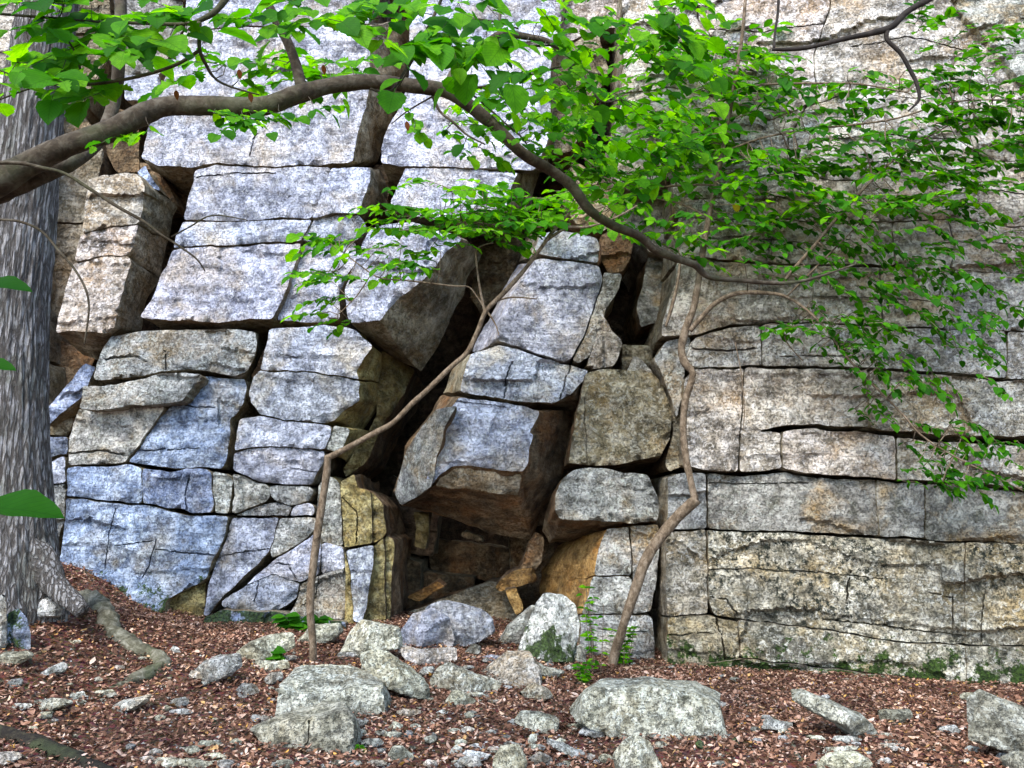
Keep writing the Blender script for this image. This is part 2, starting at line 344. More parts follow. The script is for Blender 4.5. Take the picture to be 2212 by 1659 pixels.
PL = (9.5, 0, 1.6, 0.0, .05)       # left cliff: nearly frontal, leaning back a little
PR = (9.05, 1.8, 1.6, -.22, .05)   # right cliff: comes towards the camera on the right
def block(parent, pts, mats, pl=PL, dy=0., depth=1.7, back=None, gap=-.35, step=5.5, grid=6.5, tilt=None, cracks=(), amp=1.0, layer=1.0,
          rnd=.014, name='rock_block', dyr=.03, tint=None, ja=1.0, seed=None, label=None):
    rs = random.Random(seed if seed is not None else int(pts[0][0] * 7 + pts[0][1] * 13))
    tx, tz = tilt if tilt else (rs.uniform(-.03, .03), rs.uniform(-.03, .05))
    uc = sum(p[0] for p in pts) / len(pts); vc = sum(p[1] for p in pts) / len(pts)
    c = plane_at(uc, vc, pl)
    myp = (c.y + dy + rs.uniform(-dyr, dyr), c.x, c.z, pl[3] + tx, pl[4] + tz)
    ring = resample(pts, step)
    P2 = [jit(r[0], r[1], ja) for r in ring]
    n = len(P2)
    P2 = [((P2[i - 1][0] + 2 * P2[i][0] + P2[(i + 1) % n][0]) / 4, (P2[i - 1][1] + 2 * P2[i][1] + P2[(i + 1) % n][1]) / 4) for i in range(n)]
    P2 = inset(P2, gap)
    us = [p[0] for p in P2]; vs = [p[1] for p in P2]
    gu, gv = np.meshgrid(np.arange(min(us), max(us), grid), np.arange(min(vs), max(vs), grid))
    gu = gu.ravel() + np.array([rs.uniform(-.3, .3) * grid for _ in range(gu.size)]); gv = gv.ravel() + np.array([rs.uniform(-.3, .3) * grid for _ in range(gv.size)])
    cpts = []                                                 # crack vertices
    for (cl, wd, dp) in cracks:
        for i in range(len(cl) - 1):
            (a0, a1), (b0, b1) = cl[i], cl[i + 1]; L = math.hypot(b0 - a0, b1 - a1); k = max(1, int(L / 4))
            nx, ny = -(b1 - a1) / L, (b0 - a0) / L
            for j in range(k):
                t = j / k; q = jit(a0 + (b0 - a0) * t, a1 + (b1 - a1) * t)
                w2 = wd * (.6 + .8 * abs(noise.noise(Vector((q[0] / 20, q[1] / 20, 2)))) * 1.5)
                cpts.append((q[0], q[1], dp)); cpts.append((q[0] + nx * w2, q[1] + ny * w2, 0)); cpts.append((q[0] - nx * w2, q[1] - ny * w2, 0))
    keep = inside(gu, gv, P2) & (dist_poly(gu, gv, P2) > grid * .5)
    gu, gv = gu[keep], gv[keep]; ex = {}
    ip = []
    if cpts:
        ca = np.array(cpts); kk = inside(ca[:, 0], ca[:, 1], P2) & (dist_poly(ca[:, 0], ca[:, 1], P2) > 1.5); ca = ca[kk]
        for q in ca: ip.append((q[0], q[1])); ex[(round(q[0], 3), round(q[1], 3))] = q[2]
        if len(ca):
            dd = np.min(np.hypot(gu[:, None] - ca[None, :, 0], gv[:, None] - ca[None, :, 1]), 1); gu, gv = gu[dd > 3.4], gv[dd > 3.4]
    ip += list(zip(gu.tolist(), gv.tolist()))
    vo, fo, rm = cdt(P2, ip)
    va = np.array(vo); dd = dist_poly(va[:, 0], va[:, 1], P2)
    V = []
    for k, (u, v) in enumerate(vo):
        p = plane_at(u, v, myp); d = ray(u, v)
        q = -relief(p, amp, layer)
        chip = rnd * (.3 + 4.5 * max(0, noise.noise(Vector((u / 18, v / 18, 7.7)))) ** 1.3)
        q += chip * math.exp(-(dd[k] / 5.5)) + chip * .8 * math.exp(-dd[k] / 16)
        key = (round(u, 3), round(v, 3))
        if key in ex: q += ex[key]
        V.append(p + d * (q / d.y))
    Fc = [tuple(reversed(f)) for f in fo]; mi = [0] * len(Fc)
    # back ring
    bw = []
    for i, q in enumerate(pts):
        p = plane_at(q[0], q[1], myp)
        if back and i in back:
            bu = back[i]; bd = bu[2] if len(bu) > 2 else depth
            bw.append(at(bu[0], bu[1], p.y + bd))
        else: bw.append(Vector((p.x, p.y + depth, p.z)))
    NR = max(5, int(depth * 7))
    prev = rm; cen = sum(bw, Vector()) / len(bw)
    ring0 = [V[k].copy() for k in rm]
    for r in range(1, NR + 1):
        t = (r / NR) ** 1.25; cur = []
        for i, (u, v, e, tt) in enumerate(ring):
            b_ = bw[e].lerp(bw[(e + 1) % len(pts)], tt)
            p = ring0[i].lerp(b_, t)
            nz = noise.noise_vector(p * 2.6) * .045 + noise.noise_vector(p * 8) * .018
            s2 = min(1, t * 4)
            p = p + nz * s2
            cur.append(len(V)); V.append(p)
        for i in range(n):
            j = (i + 1) % n; Fc.append((prev[i], prev[j], cur[j], cur[i])); mi.append(1)
        prev = cur
    V.append(cen + Vector((0, .02, 0))); ci = len(V) - 1
    for i in range(n): Fc.append((prev[i], prev[(i + 1) % n], ci)); mi.append(1)
    me, c0 = mesh(name, V, Fc, True, 38, mi)
    import bmesh
    bm = bmesh.new(); bm.from_mesh(me); bmesh.ops.recalc_face_normals(bm, faces=bm.faces); bm.to_mesh(me); bm.free()
    me.set_sharp_from_angle(angle=R(38))
    if not isinstance(mats, tuple): mats = (mats, 'side')
    me.materials.append(M[mats[0]]); me.materials.append(M[mats[1]])
    o = bpy.data.objects.new(name, me); COL.objects.link(o); o.location = c0
    if parent is not None: o.parent = parent; o.location = c0 - parent.location
    f = tint if tint else rs.uniform(.88, 1.12)
    o.color = (f * rs.uniform(.97, 1.03), f, f * rs.uniform(.96, 1.04), 1)
    if label: o['label'] = label
    return o

# core of the cliff behind all blocks
def cliff_core():
    V = []; Fc = []
    xs = np.linspace(-18, 18, 110); zs = np.linspace(-1.5, 11.5, 50)
    for z in zs:
        for x in xs:
            V.append((x, 12.9 + .35 * fbm(x * .5, 2, z * .7) + (.0 if abs(x) < 7.5 else -2.0), z))
    nx = len(xs)
    Fc = [(j * nx + i, j * nx + i + 1, (j + 1) * nx + i + 1, (j + 1) * nx + i) for j in range(len(zs) - 1) for i in range(nx - 1)]
    base = len(V) - nx
    for k, (y, z) in enumerate([(9.6, 11.6), (9.7, 12.4), (12, 13.0), (30, 13.5)]):  # unseen cap added over the core so no light leaks in from above
        for x in xs: V.append((x, y + .3 * fbm(x * .6, k, 1), z + .3 * fbm(x * .4, 5, k)))
    for k in range(4):
        a = base + k * nx; b = a + nx
        for i in range(nx - 1): Fc.append((a + i, a + i + 1, b + i + 1, b + i))
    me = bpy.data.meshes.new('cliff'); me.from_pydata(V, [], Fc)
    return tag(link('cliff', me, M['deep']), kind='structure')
cliff = cliff_core()
def B(pts, mats='pale', **k):
    if mats == 'pale' or mats[0] == 'pale': k.setdefault('layer', .55)
    return block(cliff, pts, mats, **k)
def BR(pts, mats='warm', **k):
    q = random.Random(int(pts[0][0] + pts[0][1] * 3))
    k.setdefault('gap', -.75); k.setdefault('rnd', .007); k.setdefault('dyr', .008); k.setdefault('tilt', (q.uniform(-.012, .012), q.uniform(-.01, .012)))
    if 'tint' in k: k['tint'] = 1 + (k['tint'] - 1) * .6
    else: k['tint'] = q.uniform(.93, 1.05)
    return block(cliff, pts, mats, pl=PR, **k)

# --- upper left slabs
B([(395, -150), (805, -150), (797, 50), (560, 56), (400, 62), (403, 10)])
B([(400, 66), (560, 60), (797, 54), (800, 170), (790, 235), (770, 290), (762, 348), (700, 356), (560, 357), (470, 352), (420, 362), (345, 358), (306, 342), (318, 285), (352, 180)],
  back={2: (885, 40), 3: (880, 150), 4: (860, 242), 5: (832, 300), 6: (818, 352)}, depth=1.0, tint=1.08,
  cracks=[([(540, 335), (548, 300), (560, 285)], 3, .05)])
B([(420, 370), (470, 358), (560, 362), (700, 361), (715, 364), (700, 400), (690, 440), (672, 470), (640, 468), (500, 476), (397, 474), (408, 430), (418, 390)], dy=.02,
  cracks=[([(420, 383), (470, 377), (600, 372)], 2.5, .06)])
B([(717, 363), (798, 360), (800, 385), (795, 400), (784, 430), (775, 452), (772, 462), (720, 458), (674, 470), (690, 440), (700, 400)],
  back={1: (822, 362), 2: (835, 400), 3: (838, 425), 4: (836, 440), 5: (800, 470), 6: (796, 476)}, depth=.8)
B([(395, 480), (500, 478), (640, 474), (672, 474), (660, 500), (652, 520), (560, 524), (500, 530), (440, 528), (375, 535), (385, 505)], dy=.04)
B([(676, 474), (720, 462), (772, 464), (790, 480), (788, 500), (770, 520), (700, 524), (655, 522), (665, 500)], dy=.05)
B([(372, 540), (440, 533), (500, 536), (560, 529), (650, 526), (640, 560), (625, 610), (600, 670), (588, 690), (540, 688), (470, 696), (400, 692), (303, 686), (330, 640), (350, 590)], tint=1.05)
B([(657, 528), (700, 530), (765, 524), (772, 560), (745, 605), (732, 640), (735, 690), (700, 695), (600, 692), (612, 650), (635, 600), (650, 560)], dy=.10)
# --- left stack
B([(240, 726), (340, 715), (520, 712), (550, 717), (553, 745), (547, 775), (533, 802), (507, 812), (467, 805), (407, 799), (363, 799), (317, 809), (257, 820), (203, 819), (207, 789), (220, 759)],
  'grey', back={3: (562, 722), 4: (565, 760), 5: (556, 790), 6: (542, 815)}, depth=.9, dy=-.02, cracks=[([(230, 778), (270, 770), (300, 772), (318, 782)], 5, .07), ([(355, 760), (358, 798)], 3, .05)])
B([(180, 834), (267, 829), (320, 815), (360, 805), (433, 809), (437, 819), (410, 842), (393, 865), (360, 872), (287, 875), (213, 885), (172, 882)], 'grey', dy=-.14)
B([(172, 884), (213, 888), (290, 880), (357, 878), (340, 905), (318, 935), (295, 965), (270, 997), (215, 1001), (148, 1003), (147, 975), (152, 940), (160, 909)], 'grey', dy=.0,
  cracks=[([(148, 978), (215, 976), (270, 982)], 4, .07)])
B([(442, 814), (500, 820), (525, 818), (533, 840), (525, 870), (510, 895), (497, 905), (495, 950), (492, 985), (480, 1010), (420, 1010), (380, 1010), (310, 1003), (278, 998), (300, 968), (325, 935), (345, 905), (372, 878), (395, 872), (418, 845)],
  ('blue', 'side'), dy=.06, cracks=[([(400, 876), (467, 882)], 2.5, .06), ([(307, 972), (370, 970), (433, 966)], 2.5, .05)])
B([(147, 1010), (210, 1007), (275, 1003), (305, 1012), (308, 1060), (305, 1088), (250, 1083), (200, 1078), (145, 1071)], 'blue', dy=.03)
B([(309, 1013), (380, 1018), (400, 1012), (445, 1015), (455, 1022), (458, 1060), (463, 1090), (456, 1107), (410, 1106), (400, 1097), (360, 1097), (333, 1090), (309, 1088)], 'blue', dy=.0,
  cracks=[([(405, 1100), (400, 1060), (410, 1030)], 3, .05)])
B([(459, 1020), (488, 1022), (503, 1035), (500, 1070), (493, 1108), (465, 1108), (468, 1090), (462, 1055)], 'grey')
B([(143, 1076), (240, 1088), (333, 1095), (360, 1103), (410, 1113), (493, 1116), (488, 1150), (470, 1195), (455, 1215), (445, 1250), (415, 1268), (380, 1282), (358, 1300), (352, 1370), (280, 1370), (90, 1290), (130, 1200), (140, 1140)],
  'blue', dy=-.02, cracks=[([(340, 1188), (400, 1195), (465, 1198)], 2.5, .05), ([(255, 1176), (330, 1168)], 2.5, .04), ([(338, 1165), (322, 1220), (305, 1250)], 2.5, .04), ([(250, 1100), (235, 1150), (228, 1230)], 2, .03)], gap=.2)
B([(357, 1302), (385, 1284), (415, 1271), (444, 1256), (437, 1375), (350, 1375)], ('olive', 'brown'), dy=.10)
# --- second column
B([(583, 712), (640, 706), (700, 703), (745, 708), (770, 714), (805, 747), (781, 785), (768, 800), (776, 820), (720, 811), (680, 803), (620, 800), (562, 799), (572, 760)],
  ('pale', 'olive'), back={4: (800, 735), 5: (824, 770), 6: (824, 800), 7: (822, 815), 8: (820, 826)}, depth=.8, cracks=[([(640, 770), (600, 766)], 2, .03)])
B([(557, 803), (620, 804), (680, 807), (720, 815), (777, 825), (776, 865), (745, 885), (720, 908), (700, 915), (640, 908), (560, 897), (541, 870), (538, 850), (545, 820)],
  ('pale', 'olive'), back={4: (821, 828), 5: (817, 872), 6: (806, 903), 7: (785, 935)}, depth=.8, tint=.92)
B([(518, 903), (560, 901), (640, 912), (714, 920), (712, 945), (702, 970), (640, 967), (590, 963), (540, 965), (508, 972), (511, 940)], 'pale', tint=.95)
B([(718, 918), (755, 925), (750, 945), (733, 978), (706, 970), (714, 945)], ('grey', 'olive'), back={1: (800, 930), 2: (790, 970), 3: (762, 1015)}, depth=.7)
B([(508, 977), (545, 969), (600, 967), (702, 974), (698, 1000), (684, 1022), (672, 1045), (610, 1045), (555, 1040), (530, 1025), (505, 1015)], 'pale', tint=.86, cracks=[([(630, 1012), (680, 1020)], 2.5, .04)])
B([(503, 1022), (530, 1030), (553, 1044), (582, 1048), (585, 1072), (568, 1088), (508, 1108), (500, 1106), (507, 1070)], 'grey')
B([(583, 1049), (668, 1051), (676, 1060), (665, 1083), (632, 1090), (600, 1082), (586, 1070)], 'grey', dy=.03)
B([(510, 1112), (570, 1092), (600, 1085), (632, 1093), (624, 1113)], 'grey', dy=.02)
B([(637, 1092), (668, 1088), (678, 1098), (676, 1114), (628, 1113)], 'pale', dy=-.02)
B([(503, 1118), (603, 1119), (592, 1155), (582, 1190), (555, 1220), (525, 1245), (480, 1290), (448, 1330), (440, 1330), (448, 1270), (463, 1225), (490, 1165)], 'pale', tint=.85, dy=.02,
  cracks=[([(480, 1200), (540, 1190), (585, 1186)], 2.5, .05)])
B([(607, 1119), (683, 1119), (680, 1142), (655, 1165), (620, 1190), (585, 1205), (584, 1190), (595, 1155)], 'grey', dy=.02)
B([(588, 1212), (630, 1188), (684, 1150), (692, 1180), (688, 1240), (650, 1255), (620, 1250), (590, 1236), (560, 1250), (535, 1262)], 'pale', dy=-.05, gap=-.9, tint=.95, cracks=[([(640, 1250), (625, 1220), (590, 1215)], 3, .05)])
B([(478, 1300), (535, 1264), (560, 1253), (590, 1240), (645, 1260), (640, 1290), (600, 1318), (540, 1316), (480, 1312)], 'pale', dy=-.07, gap=-.9, tint=.9, cracks=[([(560, 1255), (550, 1300)], 2.5, .05)])
B([(650, 1262), (690, 1245), (740, 1228), (752, 1280), (742, 1336), (690, 1335), (622, 1330), (645, 1292)], 'grey', dy=-.06, gap=-.9, tint=.95, cracks=[([(690, 1250), (680, 1290), (650, 1310)], 2.5, .05)])
B([(692, 1178), (705, 1172), (742, 1182), (746, 1226), (696, 1240)], 'pale', dy=-.04, gap=-.8)
B([(440, 1334), (480, 1318), (600, 1324), (700, 1340), (745, 1342), (750, 1385), (440, 1385)], 'blue', dy=-.2, tint=.8)
B([(688, 1047), (715, 1030), (733, 1045), (742, 1178), (690, 1168), (686, 1110)], ('grey', 'olive'), dy=.05)
B([(750, 1190), (808, 1178), (806, 1226), (797, 1280), (783, 1345), (765, 1345), (758, 1240)], ('pale', 'olive'), dy=-.12, depth=.5)
B([(735, 1042), (765, 1024), (772, 1055), (802, 1062), (805, 1172), (746, 1182)], ('olive', 'brown'), dy=.0, layer=0, cracks=[([(738, 1070), (770, 1110), (772, 1170)], 2.5, .06)])
B([(804, 1062), (826, 1090), (833, 1150), (826, 1160), (808, 1172)], ('olive', 'brown'), dy=.08, layer=0)
B([(808, 1180), (828, 1160), (834, 1350), (785, 1350), (798, 1270)], ('olive', 'brown'), dy=.05, layer=0)
B([(746, 1190), (757, 1240), (764, 1350), (745, 1350)], 'olive', dy=-.02, layer=0)
B([(832, 1155), (850, 1168), (846, 1240), (843, 1352), (834, 1352)], ('olive', 'brown'), dy=.12, layer=0)
# wall between second column and the crevice, shade painted in by the low tint
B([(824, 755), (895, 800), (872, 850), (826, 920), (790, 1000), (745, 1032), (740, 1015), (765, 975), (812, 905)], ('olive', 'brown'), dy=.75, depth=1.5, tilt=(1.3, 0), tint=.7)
# --- upper middle slab
B([(888, -150), (1235, -150), (1205, 95), (1000, 102), (885, 112)], back={1: (1270, -150), 2: (1235, 95)}, depth=1.2)
B([(885, 118), (1000, 108), (1192, 100), (1185, 300), (1155, 368), (1000, 362), (872, 358), (822, 352), (830, 290), (858, 240), (880, 190)], back={2: (1225, 110), 3: (1210, 320), 4: (1180, 370)}, depth=1.1, tint=1.12)
B([(874, 364), (1000, 366), (1118, 374), (1105, 405), (1095, 445), (1062, 472), (980, 476), (895, 468), (842, 440), (868, 385)], back={2: (1165, 370), 3: (1158, 410), 4: (1148, 450), 5: (1080, 505), 6: (990, 520), 7: (915, 490)}, depth=1.1, tint=1.1)
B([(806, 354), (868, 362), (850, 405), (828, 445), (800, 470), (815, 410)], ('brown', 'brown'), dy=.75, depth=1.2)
B([(1205, 105), (1290, 70), (1315, 150), (1275, 240), (1235, 325), (1195, 335), (1198, 200)], ('side', 'brown'), dy=.35, depth=1.3)
B([(1240, -150), (1340, -150), (1345, 60), (1290, 62), (1215, 95)], 'warm', dy=.3)
# --- far left, in the gap behind the trunk
B([(-200, -150), (60, -150), (50, 150), (-200, 150)], 'warm', dy=.1)
B([(-200, 156), (48, 154), (44, 330), (20, 420), (-200, 420)], 'warm', dy=.1)
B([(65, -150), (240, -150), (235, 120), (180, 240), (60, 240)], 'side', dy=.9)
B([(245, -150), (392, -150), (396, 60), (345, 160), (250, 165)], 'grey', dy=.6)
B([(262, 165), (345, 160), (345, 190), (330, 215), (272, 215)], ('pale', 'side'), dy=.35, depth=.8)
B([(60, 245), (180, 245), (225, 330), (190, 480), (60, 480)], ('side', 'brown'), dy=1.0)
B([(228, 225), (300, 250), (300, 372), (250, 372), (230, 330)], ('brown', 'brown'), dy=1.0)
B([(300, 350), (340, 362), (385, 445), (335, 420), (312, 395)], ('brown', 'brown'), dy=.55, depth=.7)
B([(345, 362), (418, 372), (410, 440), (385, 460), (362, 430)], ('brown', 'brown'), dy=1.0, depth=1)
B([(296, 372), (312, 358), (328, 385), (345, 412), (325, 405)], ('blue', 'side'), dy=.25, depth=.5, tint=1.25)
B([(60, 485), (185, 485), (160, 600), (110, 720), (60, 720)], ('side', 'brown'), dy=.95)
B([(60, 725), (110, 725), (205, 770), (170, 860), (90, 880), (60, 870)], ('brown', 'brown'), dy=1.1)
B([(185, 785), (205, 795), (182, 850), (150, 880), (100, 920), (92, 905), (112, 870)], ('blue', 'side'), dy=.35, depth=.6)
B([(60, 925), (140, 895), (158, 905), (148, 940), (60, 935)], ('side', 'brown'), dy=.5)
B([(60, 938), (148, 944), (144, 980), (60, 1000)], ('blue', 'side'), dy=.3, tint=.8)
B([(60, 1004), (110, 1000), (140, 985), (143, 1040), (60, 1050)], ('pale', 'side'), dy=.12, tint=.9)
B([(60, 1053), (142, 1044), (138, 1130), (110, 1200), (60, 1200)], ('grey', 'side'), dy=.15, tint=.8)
B([(-200, 430), (55, 430), (55, 760), (-200, 760)], 'side', dy=.3)
B([(-200, 766), (55, 766), (55, 1350), (-200, 1350)], 'side', dy=.2)

# --- right wall
BR([(1440, 1150), (1524, 1147), (1526, 1230), (1528, 1325), (1441, 1330)], 'base', tint=.85)
BR([(1441, 1334), (1530, 1330), (1545, 1333), (1592, 1345), (1594, 1420), (1530, 1430), (1443, 1445)], 'base', cracks=[([(1545, 1333), (1560, 1380), (1566, 1425)], 3, .07), ([(1445, 1372), (1540, 1368)], 2.5, .05)])
BR([(1531, 1148), (1685, 1153), (1905, 1165), (2083, 1173), (2083, 1390), (1941, 1385), (1807, 1362), (1600, 1336), (1545, 1325), (1532, 1300)], 'base', layer=1.6,
   cracks=[([(1532, 1233), (1620, 1228), (1800, 1240), (1910, 1250)], 2.5, .05), ([(1838, 1238), (1832, 1270), (1830, 1298)], 3.5, .08), ([(1780, 1338), (1850, 1345), (1990, 1362), (2080, 1372)], 2.8, .06), ([(1535, 1290), (1570, 1295), (1595, 1330)], 3, .06), ([(2010, 1280), (2060, 1290), (2055, 1360)], 3, .05)])
BR([(2087, 1173), (2400, 1180), (2400, 1400), (2087, 1392)], 'base', layer=1.6, cracks=[([(2125, 1290), (2120, 1350), (2118, 1390)], 3, .05)])
BR([(1597, 1341), (1807, 1367), (1941, 1390), (2085, 1396), (2085, 1478), (2057, 1472), (1907, 1454), (1750, 1436), (1600, 1417)], 'base', dy=-.03, layer=1.4)
BR([(2089, 1397), (2400, 1404), (2400, 1520), (2089, 1485)], 'base')
BR([(1440, 1446), (1600, 1422), (1750, 1441), (1907, 1459), (2057, 1477), (2400, 1525), (2400, 1600), (1440, 1560)], 'base', dy=-.04, gap=-.5, tint=.8)
BR([(1443, 1030), (1470, 1022), (1524, 1022), (1526, 1142), (1444, 1143)], 'slate', tint=1.25)
BR([(1530, 1023), (1611, 1029), (1693, 1023), (1751, 1033), (1889, 1037), (1893, 1080), (1896, 1155), (1685, 1146), (1532, 1142)], 'slate', dy=.05, cracks=[([(1532, 1043), (1620, 1045), (1750, 1042)], 2.5, .05)])
BR([(1895, 1037), (1942, 1045), (1995, 1045), (1997, 1162), (1900, 1157)], 'slate', dy=.03)
BR([(2000, 1046), (2083, 1047), (2212, 1066), (2400, 1080), (2400, 1178), (2000, 1165)], 'slate', dy=.05)
BR([(1478, 822), (1500, 798), (1606, 797), (1600, 900), (1592, 1019), (1520, 1013), (1480, 1003)], 'warm', dy=-.05, tint=.85, rnd=.012)
BR([(1610, 797), (1751, 797), (1872, 800), (1876, 840), (1876, 922), (1751, 916), (1690, 919), (1644, 926), (1640, 932), (1685, 935), (1687, 1012), (1611, 1019), (1597, 1017), (1604, 900)], 'warm', dy=-.03)
BR([(1692, 932), (1751, 926), (1876, 936), (1932, 944), (1935, 1035), (1867, 1027), (1751, 1022), (1692, 1013)], 'warm', dy=-.06, back={4: (1936, 1055), 5: (1867, 1050), 6: (1751, 1045)})
BR([(1939, 946), (2000, 954), (2212, 963), (2400, 968), (2400, 1072), (2212, 1056), (2083, 1037), (1940, 1036)], 'warm', dy=-.06, tint=.9)
BR([(1880, 801), (1917, 803), (2083, 814), (2165, 826), (2212, 821), (2400, 825), (2400, 945), (2212, 941), (2100, 940), (2000, 936), (1940, 930), (1880, 924)], 'warm', dy=-.10, tint=.95)
BR([(1490, 745), (1503, 730), (1583, 706), (1642, 702), (1645, 788), (1602, 790), (1500, 793), (1480, 778)], 'warm', dy=.0, cracks=[([(1500, 755), (1580, 757), (1630, 752)], 4, .08)])
BR([(1649, 702), (1751, 700), (2000, 712), (2172, 716), (2174, 815), (2083, 806), (1917, 795), (1751, 789), (1648, 788)], 'warm', cracks=[([(1690, 770), (1800, 768), (1910, 772)], 2.5, .05)])
BR([(2178, 717), (2400, 722), (2400, 820), (2178, 818)], 'warm')
BR([(1415, 775), (1440, 738), (1490, 728), (1480, 780), (1476, 830), (1462, 900), (1448, 850), (1434, 815)], ('grey', 'side'), dy=.12, tilt=(-.3, 0))
BR([(1452, 845), (1478, 830), (1476, 1005), (1445, 1018), (1436, 1000), (1456, 930)], ('side', 'brown'), dy=.22)
BR([(1465, 560), (1640, 572), (1750, 575), (1755, 695), (1583, 698), (1503, 722), (1430, 725), (1433, 690), (1455, 620)], 'warm', dy=.02, tint=.85)
BR([(1755, 575), (1900, 580), (2040, 574), (2028, 640), (2038, 708), (1757, 696)], 'warm', cracks=[([(1900, 580), (1905, 700)], 2.5, .05), ([(1760, 640), (2030, 650)], 2.2, .04)])
BR([(2044, 576), (2200, 590), (2400, 605), (2400, 718), (2041, 710), (2032, 640)], 'warm', layer=1.5)
U = dict(layer=.8, amp=1.15, rnd=.02)
BR([(1466, 470), (1560, 478), (1655, 470), (1790, 486), (1925, 480), (1932, 572), (1750, 569), (1640, 566), (1462, 553)], 'warm', tint=.92, cracks=[([(1660, 475), (1668, 520), (1655, 566)], 2.2, .04), ([(1480, 520), (1600, 512), (1780, 530)], 2.5, .05)], **U)
BR([(1929, 481), (2060, 474), (2180, 492), (2400, 490), (2400, 600), (2200, 590), (1936, 572)], 'warm', cracks=[([(2050, 480), (2062, 530), (2052, 578)], 2.2, .04), ([(1990, 530), (2120, 520), (2300, 545)], 2.5, .05)], **U)
BR([(1452, 388), (1530, 372), (1640, 384), (1705, 372), (1790, 391), (1846, 391), (1862, 476), (1790, 482), (1655, 466), (1560, 474), (1458, 466)], 'warm', tint=1.05, cracks=[([(1500, 430), (1640, 420), (1760, 440)], 2.5, .05)], **U)
BR([(1850, 391), (1960, 372), (2098, 366), (2150, 350), (2400, 352), (2400, 486), (2180, 488), (2060, 470), (1930, 477), (1866, 476)], 'warm', tint=.92, cracks=[([(2000, 425), (2140, 410), (2300, 430)], 2.5, .05)], **U)
BR([(1345, 205), (1450, 190), (1560, 212), (1668, 262), (1740, 230), (1700, 300), (1705, 368), (1640, 380), (1530, 368), (1440, 386), (1330, 400), (1318, 300)], 'warm', dy=.03, cracks=[([(1360, 300), (1480, 290), (1640, 310)], 2.5, .05)], **U)
BR([(1745, 232), (1764, 226), (1850, 198), (1980, 214), (2090, 196), (2092, 290), (2112, 345), (2095, 362), (1960, 368), (1846, 387), (1790, 387), (1709, 368), (1705, 300)], 'warm', tint=1.08, cracks=[([(1760, 310), (1880, 290), (2060, 300)], 2.5, .05)], **U)
BR([(2094, 194), (2200, 176), (2400, 180), (2400, 348), (2150, 346), (2114, 343), (2096, 290)], 'warm', tint=.85, **U)
BR([(1348, -150), (1500, -150), (1505, 40), (1560, 110), (1556, 208), (1450, 186), (1345, 200)], 'warm', tint=1.05, **U)
BR([(1504, -150), (1800, -150), (1790, 20), (1756, 120), (1762, 205), (1741, 226), (1668, 258), (1562, 209), (1564, 110), (1509, 38)], 'warm', tint=1.1, cracks=[([(1520, 60), (1640, 70), (1780, 50)], 2.5, .05), ([(1580, 150), (1680, 160), (1740, 150)], 2.5, .05)], **U)
BR([(1804, -150), (2110, -150), (2062, 15), (2120, 80), (2200, 172), (2090, 192), (1980, 210), (1850, 194), (1768, 221), (1760, 120), (1794, 20)], 'warm', tint=.95, cracks=[([(1840, 100), (1960, 80), (2090, 110)], 2.5, .05)], **U)
BR([(2114, -150), (2400, -150), (2400, 176), (2204, 172), (2124, 78), (2066, 14)], 'slate', dy=-.1, tint=1.5, **U)
# mass left of the right wall, around the upper hole
B([(1345, 405), (1445, 390), (1452, 470), (1462, 555), (1400, 545), (1372, 500), (1340, 470)], ('warm', 'side'), dy=.25, tint=.9)
B([(1400, 552), (1460, 560), (1448, 620), (1432, 690), (1385, 705), (1376, 665), (1392, 600)], ('slate', 'brown'), dy=.45, depth=1.2, tint=1.2)
B([(1235, 345), (1330, 410), (1335, 470), (1300, 500), (1250, 490), (1215, 440)], ('side', 'brown'), dy=.5)
B([(1296, 512), (1335, 484), (1370, 505), (1362, 560), (1342, 588), (1312, 588), (1300, 562)], ('brown', 'brown'), dy=.15, depth=.9, back={3: (1355, 590), 4: (1335, 625), 5: (1310, 612)})
B([(1345, 742), (1405, 747), (1412, 770), (1404, 805), (1343, 800)], ('side', 'brown'), dy=.25, depth=.8)
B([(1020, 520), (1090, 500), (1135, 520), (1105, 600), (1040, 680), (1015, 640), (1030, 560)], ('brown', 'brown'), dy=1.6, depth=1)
# --- right foot of the cave
B([(1310, 1142), (1358, 1138), (1362, 1190), (1364, 1243), (1283, 1240), (1295, 1190)], ('grey', 'ochre'), dy=-.25, depth=1.5, back={0: (1205, 1178), 5: (1175, 1225), 4: (1165, 1280)})
B([(1362, 1136), (1420, 1132), (1424, 1160), (1420, 1240), (1405, 1320), (1366, 1325), (1368, 1243), (1366, 1190)], 'slate', dy=-.25, tint=1.3)
B([(1281, 1244), (1364, 1247), (1362, 1325), (1258, 1325), (1268, 1290)], ('grey', 'ochre'), dy=-.25, depth=1.5, back={0: (1165, 1275), 3: (1180, 1345), 4: (1170, 1310)})
B([(1255, 1329), (1400, 1329), (1412, 1340), (1414, 1460), (1250, 1460)], ('grey', 'side'), dy=-.28, cracks=[([(1300, 1360), (1400, 1365)], 2.5, .05)])
